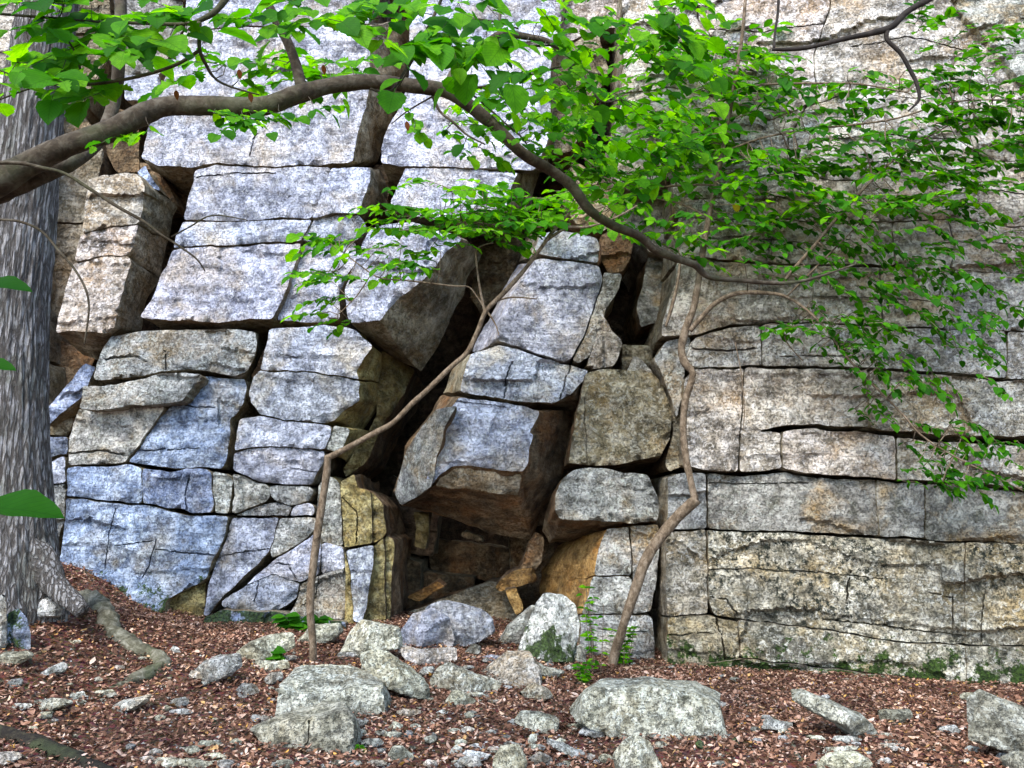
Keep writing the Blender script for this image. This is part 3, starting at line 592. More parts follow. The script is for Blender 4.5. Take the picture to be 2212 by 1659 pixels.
# --- inside of the cave; low tints paint part of its dimness into the rock
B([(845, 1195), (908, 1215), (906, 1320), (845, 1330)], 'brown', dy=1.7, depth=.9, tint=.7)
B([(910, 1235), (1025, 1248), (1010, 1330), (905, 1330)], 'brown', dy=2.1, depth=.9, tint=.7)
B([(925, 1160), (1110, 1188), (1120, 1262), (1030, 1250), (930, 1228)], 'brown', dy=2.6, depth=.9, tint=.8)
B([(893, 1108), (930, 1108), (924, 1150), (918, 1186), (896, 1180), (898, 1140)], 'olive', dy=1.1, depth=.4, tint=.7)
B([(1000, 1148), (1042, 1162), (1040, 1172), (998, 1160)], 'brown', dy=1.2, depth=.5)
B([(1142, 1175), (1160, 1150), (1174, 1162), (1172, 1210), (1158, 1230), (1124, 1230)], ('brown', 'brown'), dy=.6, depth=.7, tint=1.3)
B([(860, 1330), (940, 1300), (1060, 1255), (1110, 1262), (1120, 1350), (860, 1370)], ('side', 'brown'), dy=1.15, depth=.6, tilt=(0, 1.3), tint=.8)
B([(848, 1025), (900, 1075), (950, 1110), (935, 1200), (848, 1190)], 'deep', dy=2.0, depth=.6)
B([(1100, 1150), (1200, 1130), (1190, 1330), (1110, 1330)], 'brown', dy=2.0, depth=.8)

# --- cliff beyond both ends of the picture
for sgn in (-1, 1):
    x = -7.1 if sgn < 0 else 6.0
    pl = PL if sgn < 0 else PR
    z = -.6
    while z < 11.4:
        hh = random.uniform(.8, 1.7); xx = x
        for k in range(4):
            ww = random.uniform(1.2, 2.6)
            xa, xb = xx, xx + sgn * ww
            Yb = 9.6 if sgn < 0 else 9.05 - .22 * (min(xa, xb) + ww / 2 - 1.8)
            o = random.uniform(-.1, .15)
            V = []; n1, n2 = 12, 8
            Fc = []
            for j in range(n2 + 1):
                for i in range(n1 + 1):
                    px = xa + (xb - xa) * (i / n1) * .985; pz = z + hh * (j / n2) * .975
                    e = min(i, n1 - i, j, n2 - j)
                    V.append((px, Yb + o + (.06 if e == 0 else 0) + .06 * fbm(px, 3, pz * 2) + (-.22 * (px - (xa + xb) / 2) if sgn > 0 else 0) + .05 * z, pz))
            for j in range(n2):
                for i in range(n1): a = j * (n1 + 1) + i; Fc.append((a, a + 1, a + n1 + 2, a + n1 + 1))
            m = len(V)
            ringi = [i for i in range(n1 + 1)] + [j * (n1 + 1) + n1 for j in range(1, n2 + 1)] + [n2 * (n1 + 1) + i for i in range(n1 - 1, -1, -1)] + [j * (n1 + 1) for j in range(n2 - 1, 0, -1)]
            for q in ringi: V.append((V[q][0], V[q][1] + 1.8, V[q][2]))
            for q in range(len(ringi)): q2 = (q + 1) % len(ringi); Fc.append((ringi[q], ringi[q2], m + q2, m + q))
            me, c0 = mesh('rock_block', V, Fc, True, 38)
            ob = link('rock_block', me, M['grey'] if sgn < 0 else M['warm'], cliff, c0)
            xx = xb
        z += hh

# ---------------------------------------------------------------- detached blocks that are things of their own
def blockthing(name, label, cat, ref, parts):
    root = empty(name, at(*ref)); tag(root, label, cat)
    for (pts, mats, kw) in parts: block(root, pts, mats, **kw)
    return root
PT = (9.25, 0, 1.6, .05, .07)
blockthing('rock_pillar', 'pale leaning rock pillar cracked into three lengths left of the big slab', 'rock pillar', (200, 719, 9.5), [
    ([(192, 388), (233, 379), (267, 374), (300, 376), (313, 403), (307, 449), (299, 480), (240, 490), (178, 502), (187, 416)], ('warm', 'side'), dict(dy=-.1, back={3: (333, 402), 4: (383, 446), 5: (372, 480), 6: (364, 520)}, depth=.8)),
    ([(177, 506), (240, 494), (299, 484), (290, 520), (277, 549), (220, 553), (162, 563), (168, 530)], ('warm', 'side'), dict(dy=-.08, back={2: (364, 520), 3: (354, 555), 4: (340, 598)}, depth=.8)),
    ([(160, 568), (220, 557), (277, 553), (283, 566), (263, 633), (247, 709), (233, 719), (160, 713), (120, 719), (140, 626)], ('warm', 'side'), dict(dy=-.1, back={2: (340, 600), 3: (337, 612), 4: (310, 672), 5: (300, 722), 6: (260, 748), 7: (215, 782), 8: (185, 772), 9: (165, 640)}, depth=.8))])
blockthing('wedge_boulder', 'wedge shaped pale boulder with orange brown underside jammed left of the dark crevice', 'boulder', (830, 740, 9.5), [
    ([(798, 493), (888, 479), (948, 499), (998, 516), (958, 549), (941, 579), (898, 616), (861, 646), (818, 693), (758, 696), (751, 683), (745, 623), (758, 596), (778, 536), (791, 506)], ('pale', 'side'),
     dict(dy=-.12, depth=1.1, tint=.95, back={2: (975, 498), 3: (1040, 545), 4: (1015, 600), 5: (1005, 635), 6: (975, 695), 7: (945, 750), 8: (908, 805), 9: (800, 742), 10: (775, 720)}))])
blockthing('leaning_boulder', 'tall leaning pale boulder tower split by cracks, standing over the cave mouth', 'boulder', (1050, 1100, 9.5), [
    ([(1155, 545), (1168, 503), (1228, 499), (1291, 516), (1295, 536), (1290, 567), (1248, 561), (1175, 553)], ('pale', 'side'), dict(pl=PT, tint=.85, back={0: (1122, 570), 1: (1140, 505)}, depth=.9)),
    ([(1140, 590), (1160, 560), (1248, 567), (1292, 575), (1301, 600), (1283, 665), (1266, 715), (1235, 773), (1215, 779), (1168, 765), (1121, 748), (1075, 738), (1080, 700), (1100, 650)], ('pale', 'pale'),
     dict(pl=PT, tint=.8, back={0: (1088, 626), 1: (1118, 575), 11: (1020, 762), 12: (1048, 712), 13: (1065, 668)}, depth=.9)),
    ([(1305, 588), (1343, 592), (1337, 625), (1325, 645), (1308, 665), (1290, 720), (1270, 770), (1250, 785), (1238, 778), (1270, 715), (1287, 665), (1300, 620)], ('warm', 'side'), dict(pl=PT, dy=-.02, tint=.8)),
    ([(1018, 766), (1075, 747), (1121, 756), (1168, 773), (1228, 788), (1268, 800), (1261, 822), (1235, 850), (1198, 868), (1128, 868), (1048, 855), (993, 845), (1006, 795)], ('pale', 'side'),
     dict(pl=PT, dy=-.05, tint=.95, cracks=[([(1105, 785), (1092, 820), (1087, 862)], 3, .07), ([(1232, 792), (1216, 840), (1208, 864)], 3, .07)], back={11: (960, 850), 12: (980, 795), 0: (1000, 768), 7: (1265, 890), 6: (1262, 840)}, depth=.9)),
    ([(990, 858), (1048, 865), (1128, 878), (1168, 888), (1160, 905), (1141, 932), (1151, 939), (1138, 1002), (1128, 1019), (1081, 1015), (1008, 1004), (975, 1009), (951, 1025), (931, 1049), (920, 1042), (935, 969), (948, 919), (975, 882)], ('pale', 'brown'),
     dict(pl=PT, dy=-.10, tint=.95, cracks=[([(985, 866), (1048, 874), (1090, 880)], 2.2, .04), ([(975, 885), (955, 940), (945, 965), (938, 1010)], 2.6, .06)], depth=1.2,
          back={0: (950, 855), 3: (1256, 890), 4: (1252, 919), 5: (1245, 950), 6: (1238, 965), 7: (1210, 1060), 8: (1152, 1140), 9: (1080, 1140), 10: (1000, 1125), 11: (960, 1115), 12: (920, 1105), 13: (866, 1092), 14: (850, 1060), 15: (878, 968), 16: (910, 916), 17: (935, 885)})),
    ([(940, 1050), (953, 1030), (976, 1014), (1008, 1009), (1081, 1020), (1126, 1024), (1118, 1069), (1075, 1065), (998, 1055)], ('side', 'brown'), dict(pl=PT, dy=.02, tilt=(0, -.6), depth=1.2, tint=1.35, layer=.4,
          back={0: (866, 1095), 5: (1170, 1120), 6: (1150, 1165), 7: (1060, 1150), 8: (930, 1105)}))])
block(bpy.data.objects['leaning_boulder'], [(940, 886), (986, 876), (962, 925), (948, 970), (933, 1040), (932, 1052), (868, 1092), (851, 1062), (880, 968), (914, 918)], ('grey', 'brown'), pl=PT, dy=-.08, tilt=(-1.1, -.05), depth=.9, layer=.3, tint=.8, seed=5)
blockthing('sliver_rock', 'narrow pointed rock sliver wedged above the square block', 'rock', (1300, 795, 9.4), [
    ([(1300, 682), (1325, 715), (1345, 735), (1340, 760), (1325, 792), (1265, 795), (1280, 750)], ('warm', 'side'), dict(pl=PT, dy=.0, tint=.8, depth=.7))])
blockthing('pointed_rock', 'small pointed rock sitting on top of the square block', 'rock', (1385, 803, 9.3), [
    ([(1352, 806), (1368, 768), (1385, 778), (1412, 808)], ('warm', 'brown'), dict(pl=PT, dy=.12, depth=.4, tint=.8))])
blockthing('square_boulder', 'squarish rounded grey brown block stacked right of the leaning tower', 'boulder', (1340, 1008, 9.3), [
    ([(1265, 805), (1296, 798), (1385, 800), (1408, 806), (1430, 828), (1452, 892), (1445, 950), (1425, 985), (1380, 995), (1330, 1006), (1296, 1005), (1228, 1000), (1238, 935), (1248, 885), (1258, 842)], ('tawny', 'brown'),
     dict(pl=PT, dy=-.18, depth=1.1, rnd=.045, layer=.4, tint=.78, back={7: (1405, 1005), 8: (1370, 1018), 9: (1330, 1020)}, cracks=[([(1262, 860), (1265, 930), (1268, 1000)], 2.5, .03)]))])
blockthing('chock_boulder', 'blocky grey boulder under the square block, its underside brown', 'boulder', (1320, 1128, 9.3), [
    ([(1203, 1060), (1215, 1032), (1240, 1015), (1281, 1008), (1350, 1021), (1400, 1026), (1412, 1054), (1428, 1095), (1420, 1126), (1350, 1128), (1296, 1126), (1211, 1122), (1198, 1100)], ('grey', 'brown'),
     dict(pl=PT, dy=-.22, depth=1.0, rnd=.04, layer=.5, tint=.85, back={8: (1400, 1135), 9: (1345, 1148), 10: (1270, 1165), 11: (1190, 1178), 12: (1172, 1150), 0: (1190, 1075)}))])
blockthing('curved_rock', 'curled ochre rock lying against the right cave wall', 'rock', (1110, 1275, 10.4), [
    ([(1070, 1268), (1098, 1238), (1120, 1228), (1155, 1226), (1162, 1252), (1140, 1262), (1122, 1268), (1100, 1272), (1078, 1280)], ('ochre', 'brown'), dict(dy=.5, depth=.5, layer=0, rnd=.06))])
blockthing('prop_stone', 'upright ochre stone propped beneath the curled rock in the cave', 'rock', (1115, 1320, 10.2), [
    ([(1092, 1276), (1116, 1270), (1124, 1295), (1130, 1318), (1116, 1330), (1100, 1300)], ('ochre', 'brown'), dict(dy=.45, depth=.3, layer=0))])
blockthing('cave_plank_stone', 'thin slanting brown slab lying on the cave floor', 'rock', (920, 1290, 10.8), [
    ([(878, 1290), (945, 1258), (962, 1268), (905, 1298)], ('ochre', 'brown'), dict(dy=1.05, depth=.3, layer=0, tint=.8))])

# ---------------------------------------------------------------- loose stones
def stone(pts, mat, label=None, cat='rock', name='stone', group=None, thick=None, top=None, tint=None, sink=1, seed=0, grid=5., Y=None, kind=None):
    rs = random.Random(int(pts[0][0] * 3 + pts[0][1] * 5) + seed)
    vb = max(p[1] for p in pts); ub = sum(p[0] for p in pts) / len(pts)
    wpx = max(p[0] for p in pts) - min(p[0] for p in pts); hpx = vb - min(p[1] for p in pts)
    Yc = Y if Y else ghit(ub, min(vb, 1690) - 2 * sink)
    T = (thick if thick else .42 * min(wpx, hpx * 1.8)) * Yc / F
    Ym = Yc + .4 * T
    gr = min(grid, max(2.2, min(wpx, hpx) / 7))
    ring = resample(pts, gr); P2 = [jit(r[0], r[1], .35 if hpx < 30 else .75) for r in ring]; n = len(P2)
    P2 = [((P2[i - 1][0] + 2 * P2[i][0] + P2[(i + 1) % n][0]) / 4, (P2[i - 1][1] + 2 * P2[i][1] + P2[(i + 1) % n][1]) / 4) for i in range(n)]
    us = [p[0] for p in P2]; vs = [p[1] for p in P2]
    gu, gv = np.meshgrid(np.arange(min(us), max(us), gr), np.arange(min(vs), max(vs), gr))
    gu = gu.ravel() + np.array([rs.uniform(-.3, .3) * gr for _ in range(gu.size)]); gv = gv.ravel()
    kp = inside(gu, gv, P2) & (dist_poly(gu, gv, P2) > gr * .5); ip = list(zip(gu[kp].tolist(), gv[kp].tolist()))
    vo, fo, rm = cdt(P2, ip); va = np.array(vo); dd = dist_poly(va[:, 0], va[:, 1], P2); isr = set(rm)
    s = Yc / F
    zt = max(at(p[0], p[1], Ym).z for p in pts); tp = top if top else rs.uniform(1.3, 2.6)
    pls = [(rs.uniform(-1.1, 1.1), rs.uniform(-.6, 1.0), rs.uniform(.75, 1.05)) for _ in range(5)]
    V = []; B_ = {}
    cx = at(ub, (min(vs) + vb) / 2, Ym)
    for k, (u, v) in enumerate(vo):
        p = at(u, v, Ym); dm = dd[k] * s
        h = T * min(1, (dm / (.16 * T + 1e-6))) ** .7 if dm > 0 else 0
        h = min(h, .12 * T + tp * (zt - p.z))
        for (ax, az, c) in pls: h = min(h, T * c * .8 + ax * (p.x - cx.x) * .9 + az * (cx.z - p.z) * .9 + .12 * T)
        h = max(h, 0)
        if k in isr: h = 0
        nz = .10 * T * fbm(p.x * 9, p.y * 9, p.z * 9, 3) + .006 * fbm(p.x * 40, 0, p.z * 40, 2)
        d = ray(u, v); V.append(p - Vector((0, h + (nz if k not in isr else 0), 0)))
        if k not in isr:
            B_[k] = (p + Vector((0, h * 1.1 + .02 * T, 0)))
    Fc = [tuple(reversed(f)) for f in fo]; m = {}
    for k, p in B_.items(): m[k] = len(V); V.append(p)
    for f in fo: Fc.append(tuple(m.get(i, i) for i in f))
    me, c0 = mesh(name, V, Fc, True, 24)
    o = link(name, me, M[mat], None, c0)
    f = tint if tint else rs.uniform(.85, 1.1); o.color = (f, f, f * rs.uniform(.94, 1.03), 1)
    tag(o, label, cat, group, kind)
    return o
ST = [
 ([(646, 1438), (700, 1436), (758, 1437), (800, 1450), (829, 1468), (790, 1476), (742, 1482), (724, 1497), (690, 1502), (662, 1491)], 'boulder', 'thin pale slab forming the upper step of the big flat topped boulder', 'rock', 1.1),
 ([(1705, 1492), (1730, 1487), (1800, 1515), (1860, 1540), (1890, 1575), (1897, 1602), (1845, 1604), (1800, 1562), (1740, 1532), (1712, 1514)], 'boulder', 'long slanting slab with dark green patch at lower right', 'rock', .8),
 ([(1893, 1533), (1965, 1531), (1972, 1552), (1935, 1567), (1903, 1562)], 'boulder', 'small flat olive stone right of the slanting slab', 'stone', .65),
 ([(2088, 1505), (2115, 1487), (2170, 1510), (2230, 1535), (2270, 1580), (2260, 1650), (2180, 1628), (2092, 1600)], 'boulder', 'angular mossy boulder cut by the right edge of the view', 'boulder', .65),
 ([(866, 1360), (890, 1325), (935, 1313), (972, 1335), (982, 1380), (974, 1402), (868, 1397)], 'pale', 'rounded lavender grey boulder at the cave mouth, left of a pair', 'boulder', .8),
 ([(1095, 1350), (1148, 1306), (1165, 1312), (1150, 1396), (1070, 1392)], 'grey', 'slanting grey slab leaning on the tall moss spotted boulder', 'rock', .8),
 ([(1118, 1405), (1138, 1350), (1158, 1300), (1175, 1279), (1215, 1283), (1245, 1306), (1252, 1345), (1240, 1430), (1168, 1432)], 'mossrock', 'tall white boulder spotted with green moss right of the cave mouth', 'boulder', 1.05),
 ([(733, 1410), (758, 1362), (780, 1338), (865, 1352), (870, 1398), (840, 1408), (790, 1418), (745, 1430)], 'boulder', 'wide pale rock behind the long slab, under the cave sill', 'rock', .95),
 ([(848, 1386), (900, 1400), (985, 1398), (988, 1426), (945, 1440), (900, 1440), (870, 1420)], 'warm', 'low tan stone with a flat top in front of the paired cave boulders', 'rock', .9),
 ([(775, 1412), (800, 1403), (838, 1406), (881, 1440), (918, 1468), (930, 1490), (926, 1514), (880, 1500), (830, 1480), (785, 1450)], 'boulder', 'long pale slab tilted down to the right beside the stepped boulder', 'rock', .95),
 ([(928, 1468), (945, 1440), (970, 1429), (1010, 1450), (1045, 1458), (1086, 1472), (1075, 1502), (1020, 1500), (990, 1496), (935, 1496)], 'boulder', 'jagged cream rock in the middle of the rubble', 'rock', .95),
 ([(958, 1524), (974, 1490), (995, 1490), (1030, 1512), (1012, 1530), (962, 1530)], 'boulder', 'small pale three cornered stone below the jagged cream rock', 'stone', 1.05),
 ([(1118, 1500), (1150, 1475), (1185, 1485), (1198, 1508), (1160, 1520)], 'grey', 'grey stone just below the blocky tan rock', 'stone', 1),
 ([(1108, 1558), (1125, 1535), (1170, 1538), (1209, 1556), (1206, 1577), (1180, 1586), (1140, 1576)], 'boulder', 'oval speckled stone alone on the litter in the lower centre', 'stone', 1),
 ([(1060, 1672), (1064, 1640), (1082, 1610), (1122, 1606), (1142, 1648), (1132, 1680)], 'boulder', 'grey green stone cut by the bottom edge near the centre', 'stone', .85),
 ([(1322, 1632), (1345, 1600), (1370, 1583), (1402, 1600), (1432, 1655), (1420, 1690), (1330, 1670)], 'boulder', 'pointed pale rock at the bottom edge below the largest boulder', 'rock', 1),
 ([(833, 1642), (848, 1612), (868, 1610), (896, 1630), (893, 1646), (860, 1650)], 'boulder', 'whitish two humped stone near the bottom, right of the nearest boulder', 'stone', 1.1),
 ([(834, 1575), (852, 1557), (872, 1565), (870, 1580), (842, 1584)], 'boulder', 'small white stone beside the stepped boulder', 'stone', 1.1),
 ([(868, 1592), (880, 1576), (894, 1582), (892, 1598), (872, 1600)], 'grey', 'small grey egg shaped stone right of the nearest boulder', 'stone', 1.),
 ([(925, 1600), (935, 1580), (948, 1590), (940, 1606)], 'grey', 'upright thumb shaped grey pebble in the litter', 'stone', 1.),
 ([(940, 1540), (955, 1532), (970, 1538), (962, 1546), (944, 1547)], 'white', 'bright white pebble below the three cornered stone', 'stone', 1.2),
 ([(1138, 1612), (1145, 1586), (1160, 1586), (1158, 1604), (1146, 1618)], 'boulder', 'narrow upright stone beside the stone cluster at the bottom', 'stone', 1.),
 ([(1085, 1605), (1100, 1600), (1140, 1612), (1136, 1622), (1100, 1618)], 'white', 'flat white chip behind the grey green bottom stone', 'stone', 1.),
 ([(1170, 1590), (1190, 1596), (1268, 1628), (1262, 1640), (1232, 1634), (1190, 1612)], 'white', 'long white splinter of stone pointing down right', 'stone', .9),
 ([(1140, 1640), (1165, 1622), (1190, 1634), (1196, 1655), (1150, 1656)], 'slate', 'dark low stone at the bottom centre', 'stone', .8),
 ([(970, 1625), (985, 1608), (1000, 1615), (998, 1630), (975, 1632)], 'white', 'roundish white stone near the bottom centre', 'stone', 1.1),
 ([(1008, 1612), (1025, 1605), (1048, 1610), (1044, 1622), (1012, 1624)], 'grey', 'flat grey stone right of the roundish white stone', 'stone', 1.05),
 ([(15, 1312), (35, 1290), (115, 1288), (134, 1308), (132, 1332), (72, 1342)], 'mossrock', 'dark mossed pale boulder at the foot of the big trunk', 'boulder', .9),
 ([(15, 1325), (38, 1312), (58, 1335), (68, 1370), (64, 1406), (14, 1408)], 'blue', 'upright bluish stone at the left edge under the mossed boulder', 'rock', 1.1),
 ([(-30, 1292), (10, 1282), (16, 1340), (14, 1404), (-30, 1412)], 'grey', 'grey slab cut by the left edge of the view', 'rock', .9),
 ([(-10, 1420), (10, 1408), (58, 1405), (72, 1418), (40, 1436), (-10, 1444)], 'boulder', 'flat stone lying at the left edge below the upright stone', 'stone', .9),
 ([(72, 1464), (95, 1446), (135, 1428), (149, 1436), (140, 1450), (95, 1464)], 'white', 'pale pointed chip of stone at lower left', 'stone', 1.05),
 ([(2, 1486), (22, 1468), (46, 1464), (52, 1474), (40, 1486), (12, 1492)], 'grey', 'blue grey stone near the left edge below the flat stone', 'stone', 1.),
 ([(46, 1536), (68, 1513), (110, 1508), (156, 1512), (158, 1522), (120, 1534), (60, 1540)], 'boulder', 'long low stone at lower left above the dark log', 'stone', .9),
 ([(130, 1512), (150, 1498), (182, 1492), (186, 1504), (160, 1514)], 'white', 'white flake of stone touching the long low stone', 'stone', 1.1),
 ([(72, 1552), (88, 1538), (114, 1535), (112, 1550), (90, 1556)], 'boulder', 'small stone just under the long low stone', 'stone', .9),
 ([(232, 1532), (262, 1512), (330, 1500), (322, 1518), (282, 1536), (244, 1542)], 'slate', 'mossy grey green flat stone below the snaking root', 'stone', 1.2),
 ([(362, 1522), (376, 1508), (402, 1504), (410, 1516), (400, 1528), (368, 1532)], 'grey', 'grey stone right of the mossy flat stone', 'stone', 1.05),
 ([(345, 1534), (358, 1522), (370, 1528), (364, 1540)], 'boulder', 'small greenish stone against the grey stone at lower left', 'stone', .9),
 ([(402, 1470), (438, 1430), (470, 1414), (520, 1412), (524, 1440), (488, 1466), (455, 1474), (415, 1480)], 'grey', 'pointed grey rock lying left of the first sapling', 'rock', .85),
 ([(506, 1412), (540, 1385), (590, 1368), (634, 1366), (640, 1398), (600, 1420), (535, 1432)], 'boulder', 'smooth tan slab behind the pointed grey rock', 'rock', .9),
 ([(538, 1444), (552, 1424), (590, 1428), (622, 1424), (628, 1442), (590, 1452), (556, 1454)], 'boulder', 'whitish stone below the tan slab with green leaves above it', 'stone', 1.),
 ([(506, 1494), (522, 1475), (550, 1476), (562, 1494), (545, 1506), (515, 1507)], 'grey', 'round grey stone left of the stepped boulder', 'stone', .9),
 ([(566, 1476), (582, 1452), (608, 1448), (612, 1466), (590, 1482)], 'grey', 'bluish stone touching the left of the stepped boulder', 'stone', 1.),
 ([(362, 1410), (374, 1394), (388, 1400), (390, 1412), (370, 1416)], 'white', 'small white stone beside the bend of the snaking root', 'stone', 1.),
 ([(136, 1390), (150, 1381), (174, 1382), (176, 1390), (150, 1396)], 'grey', 'small blue grey stone left of the snaking root', 'stone', 1.2),
 ([(1762, 1650), (1790, 1624), (1850, 1622), (1880, 1640), (1876, 1670), (1770, 1676)], 'boulder', 'pale rock at the bottom edge in the right half', 'rock', 1.05),
 ([(1888, 1612), (1905, 1604), (1950, 1606), (1956, 1618), (1900, 1622)], 'warm', 'low pale stone beside the dark stick', 'stone', 1.1),
 ([(2080, 1620), (2095, 1610), (2116, 1614), (2118, 1624), (2086, 1627)], 'grey', 'small grey stone left of the angular mossy boulder', 'stone', 1.1),
 ([(1160, 1427), (1180, 1440), (1222, 1450), (1205, 1468), (1170, 1460)], 'boulder', 'low greenish stone below the tall moss spotted boulder', 'stone', .8),
 ([(1238, 1400), (1262, 1388), (1268, 1430), (1240, 1436)], 'boulder', 'mossy stone between the tall boulder and the seedling', 'stone', .9),
 ([(1002, 1410), (1022, 1388), (1038, 1396), (1040, 1412), (1010, 1418)], 'grey', 'grey stone under the right cave boulder', 'stone', 1.),
 ([(903, 1455), (915, 1440), (940, 1438), (938, 1452), (912, 1462)], 'grey', 'bluish flat stone left of the jagged cream rock', 'stone', 1.),
 ([(1033, 1420), (1060, 1414), (1090, 1418), (1078, 1430), (1036, 1430)], 'pale', 'flat bluish stone behind the blocky tan rock', 'stone', .95),
 ([(640, 1385), (670, 1350), (735, 1345), (745, 1365), (720, 1388), (660, 1396)], 'boulder', 'pale flat rock under the cliff behind the first sapling', 'rock', .95),
 ([(1500, 1606), (1512, 1596), (1530, 1612), (1528, 1622), (1508, 1616)], 'mossrock', 'bluish white chip below the largest boulder', 'stone', 1.1),
 ([(1575, 1600), (1590, 1592), (1598, 1606), (1584, 1612)], 'mossrock', 'white chip touching the right corner of the largest boulder', 'stone', 1.1),
 ([(2170, 1640), (2190, 1620), (2240, 1626), (2240, 1680), (2176, 1680)], 'boulder', 'dark stone in the bottom right corner', 'stone', .6),
]
def blocky(pts, mat, label, cat, Yb, back, depth=.45, tilt=(0, .3), **k):
    Y = ghit(*Yb); c = at(*Yb, Y)
    o = block(None, pts, (mat, mat), pl=(Y, c.x, c.z, 0, 0), dyr=0, tilt=tilt, depth=depth, back=back, gap=0, rnd=.016, layer=.35, amp=.8, step=4.5, grid=4.5, name='boulder' if cat == 'boulder' else 'rock', label=label, **k)
    o['category'] = cat; return o
blocky([(603, 1486), (640, 1494), (690, 1506), (728, 1502), (745, 1488), (800, 1482), (829, 1478), (832, 1566), (740, 1570), (592, 1556)], 'boulder', 'big flat topped pale boulder with a step across it, left of centre', 'boulder', (712, 1552),
       {0: (612, 1474), 1: (636, 1446), 2: (662, 1438), 3: (735, 1437), 4: (775, 1442), 5: (812, 1456), 6: (828, 1467)}, .42, (.05, .25), tint=1.0)
blocky([(542, 1580), (600, 1562), (680, 1546), (745, 1540), (767, 1566), (758, 1634), (640, 1636), (578, 1622)], 'boulder', 'greenish grey boulder nearest the camera in front of the stepped boulder', 'boulder', (670, 1620),
       {0: (556, 1560), 1: (620, 1530), 2: (700, 1507), 3: (740, 1516), 4: (763, 1546)}, .36, (-.1, .35), tint=.85, cracks=[([(668, 1560), (664, 1600), (655, 1625)], 2.5, .03)])
blocky([(1258, 1502), (1290, 1486), (1400, 1486), (1500, 1496), (1556, 1524), (1582, 1618), (1460, 1620), (1320, 1596), (1250, 1562)], 'boulder', 'largest pale lichen speckled boulder lying on the litter at lower right', 'boulder', (1420, 1596),
       {0: (1268, 1480), 1: (1292, 1464), 2: (1400, 1466), 3: (1500, 1475), 4: (1552, 1502)}, .45, (.05, .3), tint=1.0)
blocky([(1078, 1474), (1120, 1452), (1166, 1437), (1169, 1486), (1114, 1506), (1080, 1500)], 'warm', 'blocky tan rock with a flat slanted top below the mossy boulder', 'rock', (1120, 1490),
       {0: (1042, 1452), 1: (1095, 1408), 2: (1142, 1405), 3: (1166, 1440)}, .4, (-.3, .1), tint=.9)
for i, (pts, mat, lab, cat, tn) in enumerate(ST):
    big = (max(p[0] for p in pts) - min(p[0] for p in pts)) > 90
    stone(pts, mat, lab, cat, 'boulder' if cat == 'boulder' else ('rock' if cat == 'rock' else 'stone'), tint=tn)
stone([(916, 1312), (940, 1302), (968, 1296), (1040, 1314), (1066, 1336), (1069, 1365), (1050, 1380), (1010, 1398), (976, 1398), (930, 1370)], 'pale', 'angular lavender boulder with a flat facet at the cave mouth, right of a pair', 'boulder', 'boulder', tint=.75,
      Y=ghit(900, 1396) + .22)
# scattered small stones
rs = random.Random(3)
def scatter_stone(u, v, s, label, group):
    k = rs.randint(5, 7); a0 = rs.random() * 6; pts = []
    ar = rs.uniform(.35, .7)
    for i in range(k):
        a = a0 + i * 6.283 / k; r = s * rs.uniform(.75, 1.1); pts.append((u + math.cos(a) * r * 1.15, v + math.sin(a) * r * ar))
    m_ = rs.choice(['boulder', 'grey', 'white', 'grey', 'boulder', 'warm'])
    o = stone(pts, m_, 'small %s %s half sunk in dead leaves %s' % (CN[m_], 'chip' if s < 7.5 else ('pebble' if s < 11 else 'stone'), spot_name(u, v)), 'pebble', 'pebble', group, tint=rs.uniform(.6, 1.1))
    o.location.z += .018
MARKS = [(715, 1500, 'the stepped boulder'), (650, 1570, 'the nearest greenish boulder'), (1415, 1530, 'the largest boulder'), (1800, 1545, 'the slanting slab'), (290, 1400, 'the snaking root'), (1190, 1360, 'the tall moss spotted boulder'),
         (60, 1330, 'the big trunk'), (2150, 1560, 'the angular mossy boulder'), (970, 1350, 'the lavender cave boulders'), (1160, 1558, 'the oval speckled stone'), (1375, 1630, 'the pointed bottom rock'), (1000, 1465, 'the jagged cream rock'),
         (465, 1445, 'the pointed grey rock'), (110, 1600, 'the dark log'), (1700, 1600, 'the curved stick'), (1935, 1550, 'the flat olive stone'), (865, 1630, 'the two humped stone'), (855, 1455, 'the long tilted slab'), (280, 1520, 'the mossy flat stone'), (1820, 1648, 'the pale bottom edge rock')]
CN = {'boulder': 'greenish grey', 'grey': 'grey', 'white': 'whitish', 'warm': 'tan'}
def spot_name(u, v):
    m = min(MARKS, key=lambda q: (q[0] - u) ** 2 + 2.5 * (q[1] - v) ** 2)
    dx, dy = u - m[0], (v - m[1]) * 1.6
    w_ = ('right of' if dx > 0 else 'left of') if abs(dx) > abs(dy) else ('just below' if dy > 0 else 'just behind')
    return w_ + ' ' + m[2]
def litter_spot():
    v = 1659 - 245 * rs.random() ** 1.35; u = rs.uniform(-20, 2240)
    if rs.random() < .5: u = rs.gauss(980, 300)
    if v < 1400 + max(0, (u - 1200)) * .11: v += 90
    return u, min(v, 1668)
